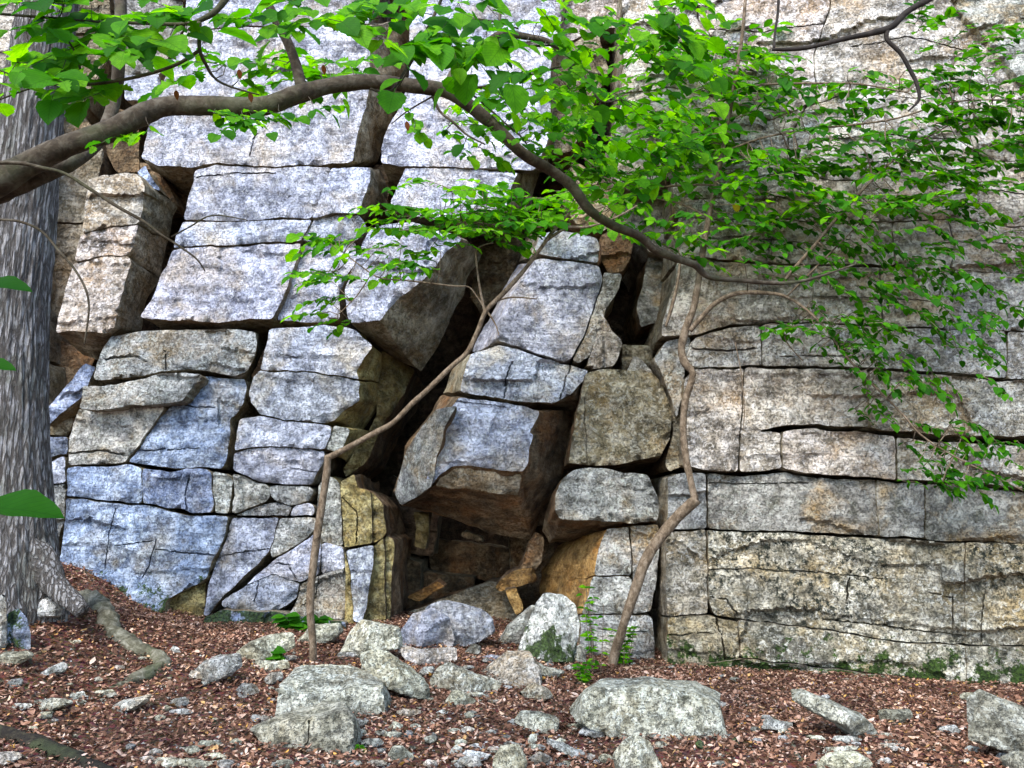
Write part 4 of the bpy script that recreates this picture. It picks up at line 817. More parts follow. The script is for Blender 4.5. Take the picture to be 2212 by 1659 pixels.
for i in range(64):                                            # broken slabs
    u, v = litter_spot(); w_ = rs.uniform(14, 36) * (.5 + (v - 1350) / 380); h_ = w_ * rs.uniform(.28, .5); k = rs.choice([0, 1])
    pts = [(u - w_, v + h_ * rs.uniform(-.1, .7)), (u - w_ * rs.uniform(.4, .8), v - h_ * rs.uniform(.5, 1)), (u + w_ * rs.uniform(.2, .7), v - h_ * rs.uniform(.5, 1)), (u + w_, v + h_ * rs.uniform(-.4, .5)), (u + w_ * rs.uniform(-.3, .6), v + h_ * rs.uniform(.6, 1))]
    m_ = rs.choice(['boulder', 'grey', 'boulder', 'white', 'warm'])
    o = stone(pts, m_, 'flat angular %s %s in the litter %s' % (CN[m_], 'slab' if w_ > 26 else ('flagstone' if w_ > 17 else 'flake'), spot_name(u, v)), 'stone', 'flat_stone', 'broken slabs strewn below the cliff', tint=rs.uniform(.75, 1.1)); o.location.z += .022
for i in range(215):
    u, v = litter_spot()
    scatter_stone(u, v, rs.uniform(5, 13) * (.5 + (v - 1350) / 320), 'small loose stone half sunk in the dead leaves', 'small stones scattered over the leaf litter')

# ---------------------------------------------------------------- leaf litter and gravel
def litter():
    rg = np.random.default_rng(5); N = 150000
    x = rg.uniform(-6.2, 6.2, N); y = 3.5 + 7.4 * rg.random(N)
    z = gz_arr(x, y) + rg.uniform(.0, .022, N)
    L = rg.uniform(.009, .024, N) * np.where(rg.random(N) < .04, 1.8, 1); Wd = L * rg.uniform(.35, .6, N)
    yaw = rg.uniform(0, 6.283, N); pit = rg.normal(0, .38, N); rol = rg.normal(0, .45, N); fold = rg.uniform(-.3, .7, N)
    loc = np.array([[-1, 0, 0], [-.25, -1, 1], [.45, -.8, 1], [1, 0, 0], [.45, .8, 1], [-.25, 1, 1]])
    X = loc[None, :, 0] * L[:, None]; Yl = loc[None, :, 1] * Wd[:, None]; Z = loc[None, :, 2] * (Wd * fold)[:, None]
    Z = Z + (loc[None, :, 0] ** 2) * (L * rg.uniform(-.3, .5, N))[:, None]
    c, s = np.cos(rol)[:, None], np.sin(rol)[:, None]; Yl, Z = Yl * c - Z * s, Yl * s + Z * c
    c, s = np.cos(pit)[:, None], np.sin(pit)[:, None]; X, Z = X * c + Z * s, -X * s + Z * c
    c, s = np.cos(yaw)[:, None], np.sin(yaw)[:, None]; X, Yl = X * c - Yl * s, X * s + Yl * c
    V = np.stack([X + x[:, None], Yl + y[:, None], Z + z[:, None] + .008], -1).reshape(-1, 3)
    b = np.arange(N) * 6
    Fq = np.stack([np.stack([b, b + 1, b + 2, b + 3], 1), np.stack([b, b + 3, b + 4, b + 5], 1)], 1).reshape(-1, 4)
    me = bpy.data.meshes.new('leaf_litter')
    me.vertices.add(len(V)); me.vertices.foreach_set('co', V.ravel())
    me.loops.add(Fq.size); me.loops.foreach_set('vertex_index', Fq.ravel().astype(np.int32))
    me.polygons.add(len(Fq)); me.polygons.foreach_set('loop_start', (np.arange(len(Fq)) * 4).astype(np.int32))
    me.update(calc_edges=True); me.validate()
    a = me.attributes.new('leaf_id', 'FLOAT', 'FACE'); a.data.foreach_set('value', np.repeat(rg.random(N), 2).astype(np.float32))
    tag(link('leaf_litter', me, M['litter']), 'brown and pinkish dead leaves covering the ground below the cliff', 'leaf litter', kind='stuff')
litter()
def gravel():
    rg = random.Random(8); V = []; Fc = []
    for i in range(1500):
        u = rg.gauss(1000, 420) if rg.random() < .6 else rg.uniform(-30, 2240); v = rg.uniform(1380, 1668)
        if v < 1400 + max(0, (u - 1200)) * .11: continue
        Y = ghit(u, v) if i % 1 == 0 else 6; p = at(u, v, Y); r = rg.uniform(.004, .015)
        b = len(V)
        for dx, dy, dz in ((1, 0, 0), (0, 1, 0), (-1, 0, 0), (0, -1, 0), (0, 0, .7), (.2, .1, -.6)):
            V.append((p.x + dx * r * rg.uniform(.6, 1.3), p.y + dy * r * rg.uniform(.6, 1.3), p.z + .012 + dz * r))
        for a_, b_ in ((0, 1), (1, 2), (2, 3), (3, 0)): Fc.append((b + a_, b + b_, b + 4)); Fc.append((b + b_, b + a_, b + 5))
    me, c = mesh('gravel', V, Fc, False)
    tag(link('gravel', me, M['white'], None, c), 'tiny pale stone chips strewn among the dead leaves', 'gravel', kind='stuff')
gravel()

# ---------------------------------------------------------------- tubes
def spline(pts, sub):
    out = []; n = len(pts); P = [np.array(p, float) for p in pts]
    for i in range(n - 1):
        p0 = P[max(i - 1, 0)]; p1 = P[i]; p2 = P[i + 1]; p3 = P[min(i + 2, n - 1)]
        for j in range(sub):
            t = j / sub
            out.append(.5 * ((2 * p1) + (-p0 + p2) * t + (2 * p0 - 5 * p1 + 4 * p2 - p3) * t * t + (-p0 + 3 * p1 - 3 * p2 + p3) * t ** 3))
    out.append(P[-1]); return out
def tube_geo(path, seg=8, rough=.08, V=None, Fc=None, nf=6.):
    """path: (x,y,z,r)"""
    V = [] if V is None else V; Fc = [] if Fc is None else Fc
    n = len(path); base0 = len(V); up = Vector((.3, .9, .2)).normalized(); pr = None
    for i, q in enumerate(path):
        p = Vector(q[:3]); a = Vector(path[max(i - 1, 0)][:3]); b = Vector(path[min(i + 1, n - 1)][:3]); t = (b - a).normalized()
        s = t.cross(up)
        if s.length < .1: s = t.cross(Vector((1, 0, 0)))
        s.normalize(); w_ = s.cross(t).normalized()
        for k in range(seg):
            an = 6.2832 * k / seg; dr = s * math.cos(an) + w_ * math.sin(an)
            r = q[3] * (1 + rough * noise.noise((p + dr * q[3]) * nf) + rough * .7 * noise.noise((p + dr * q[3]) * nf * 4))
            V.append(p + dr * r)
    for i in range(n - 1):
        for k in range(seg):
            a = base0 + i * seg + k; b = base0 + i * seg + (k + 1) % seg
            Fc.append((a, b, b + seg, a + seg))
    Fc.append(tuple(base0 + k for k in reversed(range(seg)))); Fc.append(tuple(base0 + (n - 1) * seg + k for k in range(seg)))
    return V, Fc
def tube(name, pts, mat, parent=None, sub=5, seg=8, rough=.12, nf=6.):
    """pts: (u,v,Y,r in px)"""
    W = []
    for (u, v, Y, r) in spline(pts, sub):
        p = at(u, v, Y); W.append((p.x, p.y, p.z, max(r, .5) * Y / F))
    V, Fc = tube_geo(W, seg, rough, nf=nf)
    me, c = mesh(name, V, Fc, True)
    return link(name, me, M[mat], parent, c)

# ---------------------------------------------------------------- leaves
def leaf_template(kind):
    # length along x 0..1, half width on y; returns verts (x,y,z), uv, faces
    if kind == 0: prof = [(0, .02), (.08, .20), (.20, .33), (.34, .385), (.50, .375), (.64, .32), (.78, .23), (.90, .12), (1, 0)]
    elif kind == 1: prof = [(0, .02), (.06, .26), (.16, .38), (.24, .41), (.34, .48), (.44, .45), (.55, .48), (.66, .40), (.75, .38), (.88, .20), (1, 0)]
    elif kind == 2: prof = [(0, .02), (.12, .20), (.22, .34), (.33, .22), (.44, .40), (.56, .24), (.68, .31), (.78, .16), (.88, .17), (1, 0)]   # insect bitten
    else: prof = [(0, .02), (.12, .14), (.28, .22), (.45, .25), (.62, .22), (.80, .13), (1, 0)]
    V = []; UV = []; Fc = []; n = len(prof)
    for i, (x, y) in enumerate(prof):
        zc = -.18 * x * x
        V += [(x, 0, zc), (x, y, zc + .30 * y + .02 * math.sin(i * 2.1)), (x, -y * (.93 if i % 2 else 1), zc + .30 * y)]
        UV += [(0, x), (y / .4, x), (-y / .4, x)]
    for i in range(n - 1):
        a = i * 3; b = a + 3
        Fc.append((a, b, b + 1, a + 1)); Fc.append((a, a + 2, b + 2, b))
    V += [(-.22, .008, .03), (-.22, -.008, .03), (0, .010, 0), (0, -.010, 0)]; UV += [(0, 0)] * 4
    k = len(V); Fc.append((k - 4, k - 3, k - 1, k - 2))
    return np.array(V), UV, Fc
LT = [leaf_template(k) for k in range(4)]
def leaf_mesh(kind, mat):
    V, UV, Fc = LT[kind]; me = bpy.data.meshes.new('leaf'); me.from_pydata(V.tolist(), [], Fc)
    uv = me.uv_layers.new(name='UVMap')
    for l in me.loops: uv.data[l.index].uv = UV[l.vertex_index]
    me.polygons.foreach_set('use_smooth', [True] * len(Fc)); me.materials.append(M[mat]); return me
LM = {}
def get_lm(k, mat):
    if (k, mat) not in LM: LM[(k, mat)] = leaf_mesh(k, mat)
    return LM[(k, mat)]

class Tree:
    def __init__(s, root, barkmat, leafmat, kinds, seed):
        s.root = root; s.bm = barkmat; s.lm = leafmat; s.kinds = kinds; s.rs = random.Random(seed); s.leaves = []; s.TV = []; s.TF = []; s.br = []; s.rk = 1.0; s.yo = lambda u: 0.0
    def branch(s, pts, name='branch', seg=8, sub=5, rough=.12):
        pts = [(q[0], q[1], q[2] + s.yo(q[0]), q[3] * s.rk) for q in pts]
        o = tube(name, pts, s.bm, s.root, sub, seg, rough); s.br += [(p[0], p[1], p[2]) for p in spline([q[:3] for q in pts], 4)]; return o
    def twig(s, P, r0, r1=None):
        n = len(P); r1 = r1 or r0 * .4
        W = [(p.x, p.y, p.z, r0 + (r1 - r0) * i / (n - 1)) for i, p in enumerate(P)]
        tube_geo(W, 4, .1, s.TV, s.TF)
    def leaf(s, p, d, nrm, L, mat=None, kind=None):
        s.leaves.append((p, d, nrm, L, mat or s.lm, s.rs.choice(s.kinds) if kind is None else kind))
    def spray(s, u, v, Y, ang, Lpx, leafpx, face=.3, droop=.15, dY=None, attach=.0, twr=1.1, leafs=None):
        Y = Y + s.yo(u); r = s.rs; Ye = Y + (dY if dY is not None else r.uniform(-.35, .35))
        n = leafs or max(4, int(Lpx / (leafpx * .40)))
        P = []
        for i in range(n + 1):
            t = i / n
            P.append(at(u + math.cos(ang) * Lpx * t + r.uniform(-1, 1), v - math.sin(ang) * Lpx * t + droop * Lpx * t * t + math.sin(t * 5 + u) * 1.5, Y + (Ye - Y) * t))
        if attach and s.br:
            b = min(s.br, key=lambda q: (q[0] - u) ** 2 + (q[1] - v) ** 2); dd = math.hypot(b[0] - u, b[1] - v)
            if dd < attach:
                m = ((b[0] + u) / 2 + r.uniform(-8, 8), (b[1] + v) / 2 + r.uniform(-6, 8))
                P = [at(b[0], b[1], b[2]), at(m[0], m[1], (b[2] + Y) / 2)] + P
        s.twig(P, twr * Y / F, .45 * Y / F)
        k0 = len(P) - n - 1
        for i in range(n + 1):
            p = P[k0 + i]; t = (P[min(k0 + i + 1, len(P) - 1)] - P[max(k0 + i - 1, 0)]).normalized()
            sides = (1, -1) if r.random() < .35 else ((1,) if i % 2 else (-1,))
            if i == n: sides = (0,)
            for sd in sides:
                up = Vector((r.gauss(0, .28), r.gauss(0, .28) - face * r.uniform(.3, 1.5), 1)).normalized()
                sv = t.cross(up).normalized()
                d = (t * r.uniform(.5, .9) + sv * sd * r.uniform(.7, 1.1) + Vector((0, 0, -r.uniform(.0, .35)))).normalized()
                L = leafpx * Y / F * r.choice((r.uniform(.45, .8), r.uniform(.75, 1.2), r.uniform(.75, 1.2)))
                s.leaf(p, d, up, L)
    def finish(s, maxind=300):
        L = sorted(s.leaves, key=lambda q: -q[3] / q[0].y)
        loc0 = s.root.location
        for (p, d, nr, ln, mat, k) in L[:maxind]:
            X = d; Z = (nr - X * nr.dot(X)).normalized(); Yv = Z.cross(X)
            o = bpy.data.objects.new('leaf', get_lm(k, mat)); COL.objects.link(o); o.parent = s.root
            Mx = Matrix(((X.x, Yv.x, Z.x, 0), (X.y, Yv.y, Z.y, 0), (X.z, Yv.z, Z.z, 0), (0, 0, 0, 1)))
            o.matrix_local = Matrix.Translation(p - loc0) @ Mx @ Matrix.Scale(ln, 4)
        rest = L[maxind:]
        if rest:
            V = []; Fc = []; UV = []; ids = []; mis = []; mats = []
            for (p, d, nr, ln, mat, k) in rest:
                X = d; Z = (nr - X * nr.dot(X)).normalized(); Yv = Z.cross(X); T, uv, fc = LT[k]
                A = np.array([X, Yv, Z]) * ln; b = len(V); V += (T @ A + np.array(p)).tolist(); UV += uv
                Fc += [tuple(q + b for q in f) for f in fc]; ids += [s.rs.random()] * len(fc)
                if mat not in mats: mats.append(mat)
                mis += [mats.index(mat)] * len(fc)
            c = Vector(np.mean(V, 0)); me = bpy.data.meshes.new('foliage'); me.from_pydata((np.array(V) - np.array(c)).tolist(), [], Fc)
            uvl = me.uv_layers.new(name='UVMap'); li = np.zeros(len(me.loops), np.int32); me.loops.foreach_get('vertex_index', li)
            uvl.data.foreach_set('uv', np.array(UV, np.float32)[li].ravel())
            a = me.attributes.new('leaf_id', 'FLOAT', 'FACE'); a.data.foreach_set('value', ids)
            me.polygons.foreach_set('use_smooth', [True] * len(Fc)); me.polygons.foreach_set('material_index', mis)
            o = link('foliage', me, [M[m] for m in mats], s.root, c); o['kind'] = 'stuff'
        if s.TV:
            me, c = mesh('twigs', s.TV, s.TF, True); o = link('twigs', me, M[s.bm], s.root, c); o['kind'] = 'stuff'

# ---------------------------------------------------------------- big furrowed tree on the left
def oak():
    root = empty('oak_tree', at(40, 1300, 7.0)); tag(root, 'thick furrowed grey trunk rising along the left edge', 'tree')
    pts = [(-20, 1420, 7.0, 128), (0, 1330, 7.0, 118), (8, 1270, 7.0, 104), (14, 1190, 7.0, 92), (16, 1100, 7.0, 84), (15, 900, 7.0, 78), (18, 700, 7.0, 76), (38, 480, 7.0, 74), (62, 300, 7.0, 66), (85, 150, 7.0, 62), (108, -10, 7.0, 58), (150, -300, 7.0, 52)]
    W = []
    for (u, v, Y, r) in spline(pts, 26):
        p = at(u, v, Y); W.append((p.x, p.y, p.z, r * Y / F))
    V = []; Fc = []; seg = 150; n = len(W)
    for i, (x, y, z, r) in enumerate(W):
        for k in range(seg):
            a = 6.2832 * k / seg; ca, sa = math.cos(a), math.sin(a)
            q = Vector((ca * 7.5 + .25 * noise.noise(Vector((ca * 3, sa * 3, z * 4))), sa * 7.5, z * 1.7))
            vr = noise.voronoi(q)[0]; rid = min(1, (vr[1] - vr[0]) * 2.2)
            fl = 1 + (.16 * max(0, 1.5 - (z - .6)) ** 2 * (.5 + .5 * math.sin(a * 5 + 1)) if z < 2.1 else 0) * .5
            rr = r * fl * (1 + .03 * noise.noise(Vector((ca, sa, z)))) + .020 * rid + .006 * noise.noise(Vector((ca * 25, sa * 25, z * 14)))
            V.append((x + ca * rr, y + sa * rr, z))
    for i in range(n - 1):
        for k in range(seg):
            a = i * seg + k; b = i * seg + (k + 1) % seg; Fc.append((a, b, b + seg, a + seg))
    me, c = mesh('trunk', V, Fc, True); link('trunk', me, M['oak'], root, c)
    tube('root', [(40, 1120, 6.95, 22), (76, 1190, 6.9, 28), (104, 1245, 6.87, 28), (136, 1282, 6.82, 22), (180, 1320, 6.75, 16)], 'oak', root, 6, 24, .25)
    Yr = lambda u, v: ghit(u, v) + .07
    rp = [(150, 1290, 16), (196, 1300, 20), (226, 1330, 21), (240, 1368, 19), (285, 1402, 18), (336, 1424, 18), (350, 1440, 17), (318, 1460, 17), (270, 1480, 13), (222, 1500, 6)]
    tube('root', [(u, v, Yr(u, v + r * .5), r) for u, v, r in rp], 'root', root, 7, 20, .5, 7)
    return root
oak()

# ---------------------------------------------------------------- overhanging tree with the arching limb
def overhang():
    base = Vector((-3.3, 3.6, gz(-3.3, 3.6)))
    root = empty('overhanging_tree', base)
    tag(root, 'smooth barked tree arching one long limb across the whole view from the left', 'tree')
    T = Tree(root, 'smooth', 'leaf', [1, 1, 0, 2], 11)
    # trunk outside the left edge, so that the limb grows from something
    tb = [(-3.3, 3.6, base.z - .2, .20), (-3.2, 3.65, 1.2, .17), (-3.15, 3.8, 2.3, .155), (-2.95, 3.95, 2.9, .13)]
    e = at(-60, 415, 4.0)
    V, Fc = tube_geo([tuple(q) for q in spline(tb + [(e.x, e.y, e.z, .10)], 8)], 18, .1); me, c = mesh('trunk', V, Fc); link('trunk', me, M['smooth'], root, c)
    T.branch([(-70, 420, 4.0, 40), (0, 388, 4.0, 34), (60, 356, 4.0, 28), (150, 312, 4.0, 25), (240, 283, 4.02, 25), (300, 252, 4.05, 25), (360, 230, 4.1, 23), (440, 228, 4.1, 23), (560, 230, 4.1, 22), (640, 205, 4.1, 22), (720, 184, 4.15, 18),
              (800, 177, 4.2, 17), (880, 184, 4.25, 17), (960, 196, 4.3, 16), (1020, 232, 4.35, 15), (1080, 284, 4.45, 14), (1130, 332, 4.5, 13), (1190, 368, 4.6, 12.5), (1235, 403, 4.65, 12), (1272, 452, 4.7, 11), (1320, 485, 4.8, 10),
              (1380, 510, 4.9, 9.5), (1412, 538, 4.95, 9), (1455, 556, 5.0, 9), (1500, 572, 5.05, 8), (1532, 598, 5.1, 6.5), (1600, 606, 5.2, 5), (1690, 612, 5.3, 4.2), (1760, 600, 5.4, 3), (1850, 570, 5.5, 1.6)], 'limb', 20, 8, .10)
    T.branch([(-70, 430, 4.1, 34), (20, 402, 4.1, 28), (100, 372, 4.14, 22), (165, 345, 4.25, 17), (215, 300, 4.4, 15), (246, 220, 4.6, 14), (258, 120, 4.5, 14), (262, -60, 4.6, 12)], 'limb', 14, 6)
    T.branch([(652, 200, 4.1, 14), (642, 150, 4.1, 12), (625, 100, 4.05, 11.5), (600, 50, 4.0, 11), (560, -30, 3.95, 10)], 'branch', 12)
    T.branch([(965, 196, 4.3, 11), (985, 150, 4.3, 10), (1035, 108, 4.32, 9.5), (1082, 74, 4.35, 9.5), (1130, 78, 4.4, 8), (1180, 88, 4.4, 7), (1220, 110, 4.4, 6), (1258, 150, 4.5, 4.5), (1300, 162, 4.5, 2.5)], 'branch', 10)
    T.branch([(1082, 74, 4.35, 5), (1080, 40, 4.35, 4), (1082, -30, 4.35, 3.6)])
    T.branch([(1255, 145, 4.5, 3.6), (1275, 185, 4.5, 3), (1300, 220, 4.5, 2.4), (1340, 215, 4.5, 1.5)])
    T.branch([(800, 192, 3.4, 2.6), (830, 200, 3.4, 4), (855, 190, 3.4, 5), (878, 150, 3.4, 5), (905, 100, 3.4, 5), (930, 50, 3.4, 4.5), (962, -20, 3.4, 4)])
    T.branch([(900, 105, 3.4, 3), (940, 60, 3.4, 3), (1000, 42, 3.4, 3), (1060, 45, 3.4, 2.6), (1120, 62, 3.4, 2)])
    T.branch([(985, 185, 4.3, 3.4), (1040, 188, 4.3, 3.2), (1110, 172, 4.3, 3), (1180, 152, 4.3, 2.6), (1250, 136, 4.3, 2)])
    T.branch([(935, 208, 4.3, 4), (950, 240, 4.3, 3.2), (980, 265, 4.3, 3), (1010, 292, 4.3, 2.6), (1048, 312, 4.3, 1.8)])
    T.branch([(935, 208, 4.3, 2.2), (880, 240, 4.3, 1.8), (845, 268, 4.3, 1.2)])
    T.branch([(1000, 190, 4.4, 2.6), (1040, 220, 4.5, 2.4), (1090, 265, 4.55, 2.2), (1130, 300, 4.6, 2), (1148, 335, 4.6, 1.6)])
    T.branch([(-30, 28, 2.7, 3), (100, 38, 2.7, 3.5), (200, 47, 2.7, 4), (300, 50, 2.7, 4), (400, 52, 2.7, 5), (440, 40, 2.7, 6), (470, 20, 2.7, 7), (500, -20, 2.7, 8)])
    T.branch([(430, 48, 2.7, 6), (430, 75, 2.7, 5), (432, 110, 2.7, 4.5), (445, 140, 2.75, 4), (465, 170, 2.8, 3), (500, 188, 2.8, 2.4), (560, 205, 2.85, 1.6)])
    T.branch([(432, 108, 2.75, 4), (380, 140, 2.75, 4), (300, 165, 2.75, 3.8), (200, 182, 2.75, 3.4), (90, 185, 2.75, 2.6), (0, 215, 2.75, 1.8)])
    T.branch([(180, 182, 2.75, 2.4), (165, 120, 2.72, 2.4), (130, 60, 2.7, 2.2)])
    T.branch([(70, 188, 2.75, 2), (20, 160, 2.75, 1.8), (-20, 145, 2.75, 1.6)])
    T.branch([(-20, 352, 3.6, 4.2), (40, 352, 3.6, 4.4), (90, 362, 3.6, 4.2), (140, 375, 3.6, 4), (200, 412, 3.6, 4), (260, 450, 3.6, 4), (310, 478, 3.6, 3.6), (345, 505, 3.6, 3), (385, 530, 3.6, 2.6), (425, 560, 3.6, 2.2), (443, 586, 3.6, 1.4)], 'twig', 8)
    T.branch([(370, 512, 3.6, 2.2), (410, 490, 3.6, 2), (460, 465, 3.6, 1.8), (535, 476, 3.6, 1.2)], 'twig', 6)
    T.branch([(-20, 474, 3.6, 3), (40, 478, 3.6, 3.2), (90, 500, 3.6, 3), (130, 545, 3.6, 2.8), (160, 580, 3.6, 2.6), (185, 625, 3.6, 2.6), (192, 670, 3.6, 2.2), (182, 745, 3.6, 1.8)], 'twig', 8)
    r = T.rs
    # near, large leaves top left
    def fill(box, n, lpx, Yr, angs, face, Lf=(1.6, 2.6), attach=60, droop=.15):
        for i in range(n):
            u = r.uniform(box[0], box[2]); v = r.uniform(box[1], box[3]); lp = r.uniform(*lpx)
            T.spray(u, v, r.uniform(*Yr), R(r.choice(angs) + r.uniform(-18, 18)), lp * r.uniform(*Lf), lp, face, droop, attach=attach)
    fill((-20, -25, 430, 95), 26, (52, 92), (2.5, 2.9), (180, 0, 20, 160), 1.1, (1.2, 2.0))
    fill((-10, 120, 250, 205), 12, (60, 85), (2.6, 2.9), (180, 200, 230, 0), 1.0, (1.0, 1.6))
    fill((430, -20, 830, 70), 16, (42, 76), (2.7, 3.3), (0, 180, 20, 160), 1.0, (1.2, 2.0))
    fill((440, 110, 830, 175), 20, (34, 52), (4.35, 4.7), (0, 180, -30), .8)
    fill((830, -20, 1110, 130), 18, (45, 82), (3.0, 3.4), (0, 180, -60, 230), 1.0, (1.0, 1.8))
    fill((400, 235, 740, 262), 10, (28, 38), (3.9, 4.1), (0, -20, 180), .6)
    fill((280, 275, 370, 292), 2, (30, 36), (3.9, 4.1), (0, -20, 180), .8)
    fill((1100, -20, 1480, 200), 46, (34, 56), (3.6, 4.3), (0, -20, 180, -40), .7)
    fill((960, 180, 1260, 330), 44, (22, 34), (4.4, 4.9), (0, -20, -30, 180), .6)
    fill((1180, 200, 1480, 420), 62, (24, 36), (4.6, 5.2), (0, -20, -30, 180), .55)
    fill((800, 215, 880, 240), 1, (28, 34), (4.2, 4.3), (-60,), .8)
    fill((850, 265, 900, 285), 1, (22, 26), (4.2, 4.3), (-90,), 1.2, (.5, .8))
    for (u, v) in ((516, 150), (380, 195), (540, 200), (698, 140), (878, 262)):
        T.leaf(at(u, v, 2.9), Vector((.2, 0, -1)), Vector((.3, -1, .1)), .04, 'leaf_red', 3)
    T.finish(300)
overhang()

def nearshrub():
    root = empty('near_shrub', Vector((-1.7, 2.0, gz(-1.7, 2.0))))
    tag(root, 'near twigs reaching in at the left edge with four large green leaves', 'shrub')
    T = Tree(root, 'darkbark', 'leaf_dark', [0], 4)
    b = root.location
    for (u, v, du) in ((-30, 615, 95), (-40, 790, 70), (-30, 1098, 155)):
        p = at(u, v, 2.2); st = [b + Vector((0, 0, -.05)), (b + p) / 2 + Vector((-.12, 0, .1)), p]
        V, Fc = tube_geo([(q[0], q[1], q[2], .006) for q in spline([tuple(x) for x in st], 8)], 6); me, c = mesh('stem', V, Fc); link('stem', me, M['darkbark'], root, c)
        T.leaf(p, Vector((1, .1, .02)), Vector((.05, -.75 if du < 120 else -.55, 1)), du * 2.2 / F, kind=0)
    T.finish()
nearshrub()

# ---------------------------------------------------------------- bent sapling in the middle
def sapling_mid():
    Y0 = ghit(677, 1436)
    root = empty('bent_sapling', at(677, 1436, Y0)); tag(root, 'thin bare sapling with a sharp elbow bending right across the cave', 'tree')
    T = Tree(root, 'sapling', 'leaf', [0, 0, 3, 1], 21); Y = Y0; T.rk = .82
    T.branch([(677, 1445, Y, 9), (675, 1380, Y, 9.5), (670, 1310, Y, 9.5), (676, 1230, Y, 10), (686, 1150, Y, 10), (697, 1080, Y, 9.5), (706, 1020, Y, 9.5), (708, 984, Y, 9)], 'trunk', 12)
    T.branch([(704, 990, Y, 8), (722, 982, Y, 8), (760, 962, Y, 7.5), (810, 935, Y, 7.5), (850, 912, Y, 7), (890, 872, Y, 7), (930, 836, Y, 7), (975, 792, Y, 7), (1010, 760, Y, 6.6), (1032, 715, Y, 6.5), (1050, 672, Y, 6.5), (1085, 636, Y, 7), (1125, 592, Y, 6), (1160, 548, Y, 5.5), (1190, 505, Y, 5), (1228, 462, Y, 4)], 'trunk', 12, 6)
    T.branch([(1048, 675, Y, 4), (1040, 640, Y, 3.6), (1032, 590, Y, 3), (1030, 540, Y, 2.6), (1060, 525, Y, 2)])
    T.branch([(1052, 668, Y, 3), (1075, 650, Y, 2.6), (1110, 642, Y, 2.4), (1160, 646, Y, 1.6)])
    T.branch([(1048, 668, Y, 3), (1030, 640, Y, 2.4), (1012, 620, Y, 2.2), (980, 618, Y, 2.6), (930, 612, Y, 2.4), (880, 606, Y, 2.2), (820, 600, Y, 2), (780, 575, Y, 1.8), (735, 540, Y, 1.4)])
    T.branch([(1052, 672, Y, 3), (1070, 700, Y, 2.2), (1078, 725, Y, 1.4)])
    T.branch([(1180, 520, Y, 4), (1225, 492, Y, 4), (1270, 490, Y, 3.6), (1330, 470, Y, 2.6), (1400, 430, Y, 1.6)])
    T.branch([(1210, 490, Y, 3), (1120, 490, Y, 2.2), (1020, 480, Y, 2), (930, 470, Y, 1.6), (860, 450, Y, 1.4)])
    T.branch([(800, 595, Y, 1.8), (770, 640, Y, 1.6), (730, 680, Y, 1.2)])
    r = T.rs
    def fill(box, n, lpx, angs, face, Lf=(2.0, 3.4), attach=90):
        for i in range(n):
            u = r.uniform(box[0], box[2]); v = r.uniform(box[1], box[3]); lp = r.uniform(*lpx)
            T.spray(u, v, Y + r.uniform(-.35, .35), R(r.choice(angs) + r.uniform(-14, 14)), lp * r.uniform(*Lf), lp, face, .12, attach=attach)
    fill((700, 500, 790, 540), 5, (24, 32), (180, 190), .6)
    fill((690, 570, 790, 620), 7, (22, 30), (180, 190, 170), .6)
    fill((690, 640, 760, 695), 6, (20, 28), (180, 190, 200), .6)
    fill((800, 530, 960, 600), 13, (22, 30), (180, 0, 160), .6)
    fill((800, 410, 1260, 500), 66, (22, 34), (180, 0, 170, 10), .6)
    fill((930, 440, 1200, 520), 14, (20, 28), (180, 0), .4)
    T.finish(300)
sapling_mid()

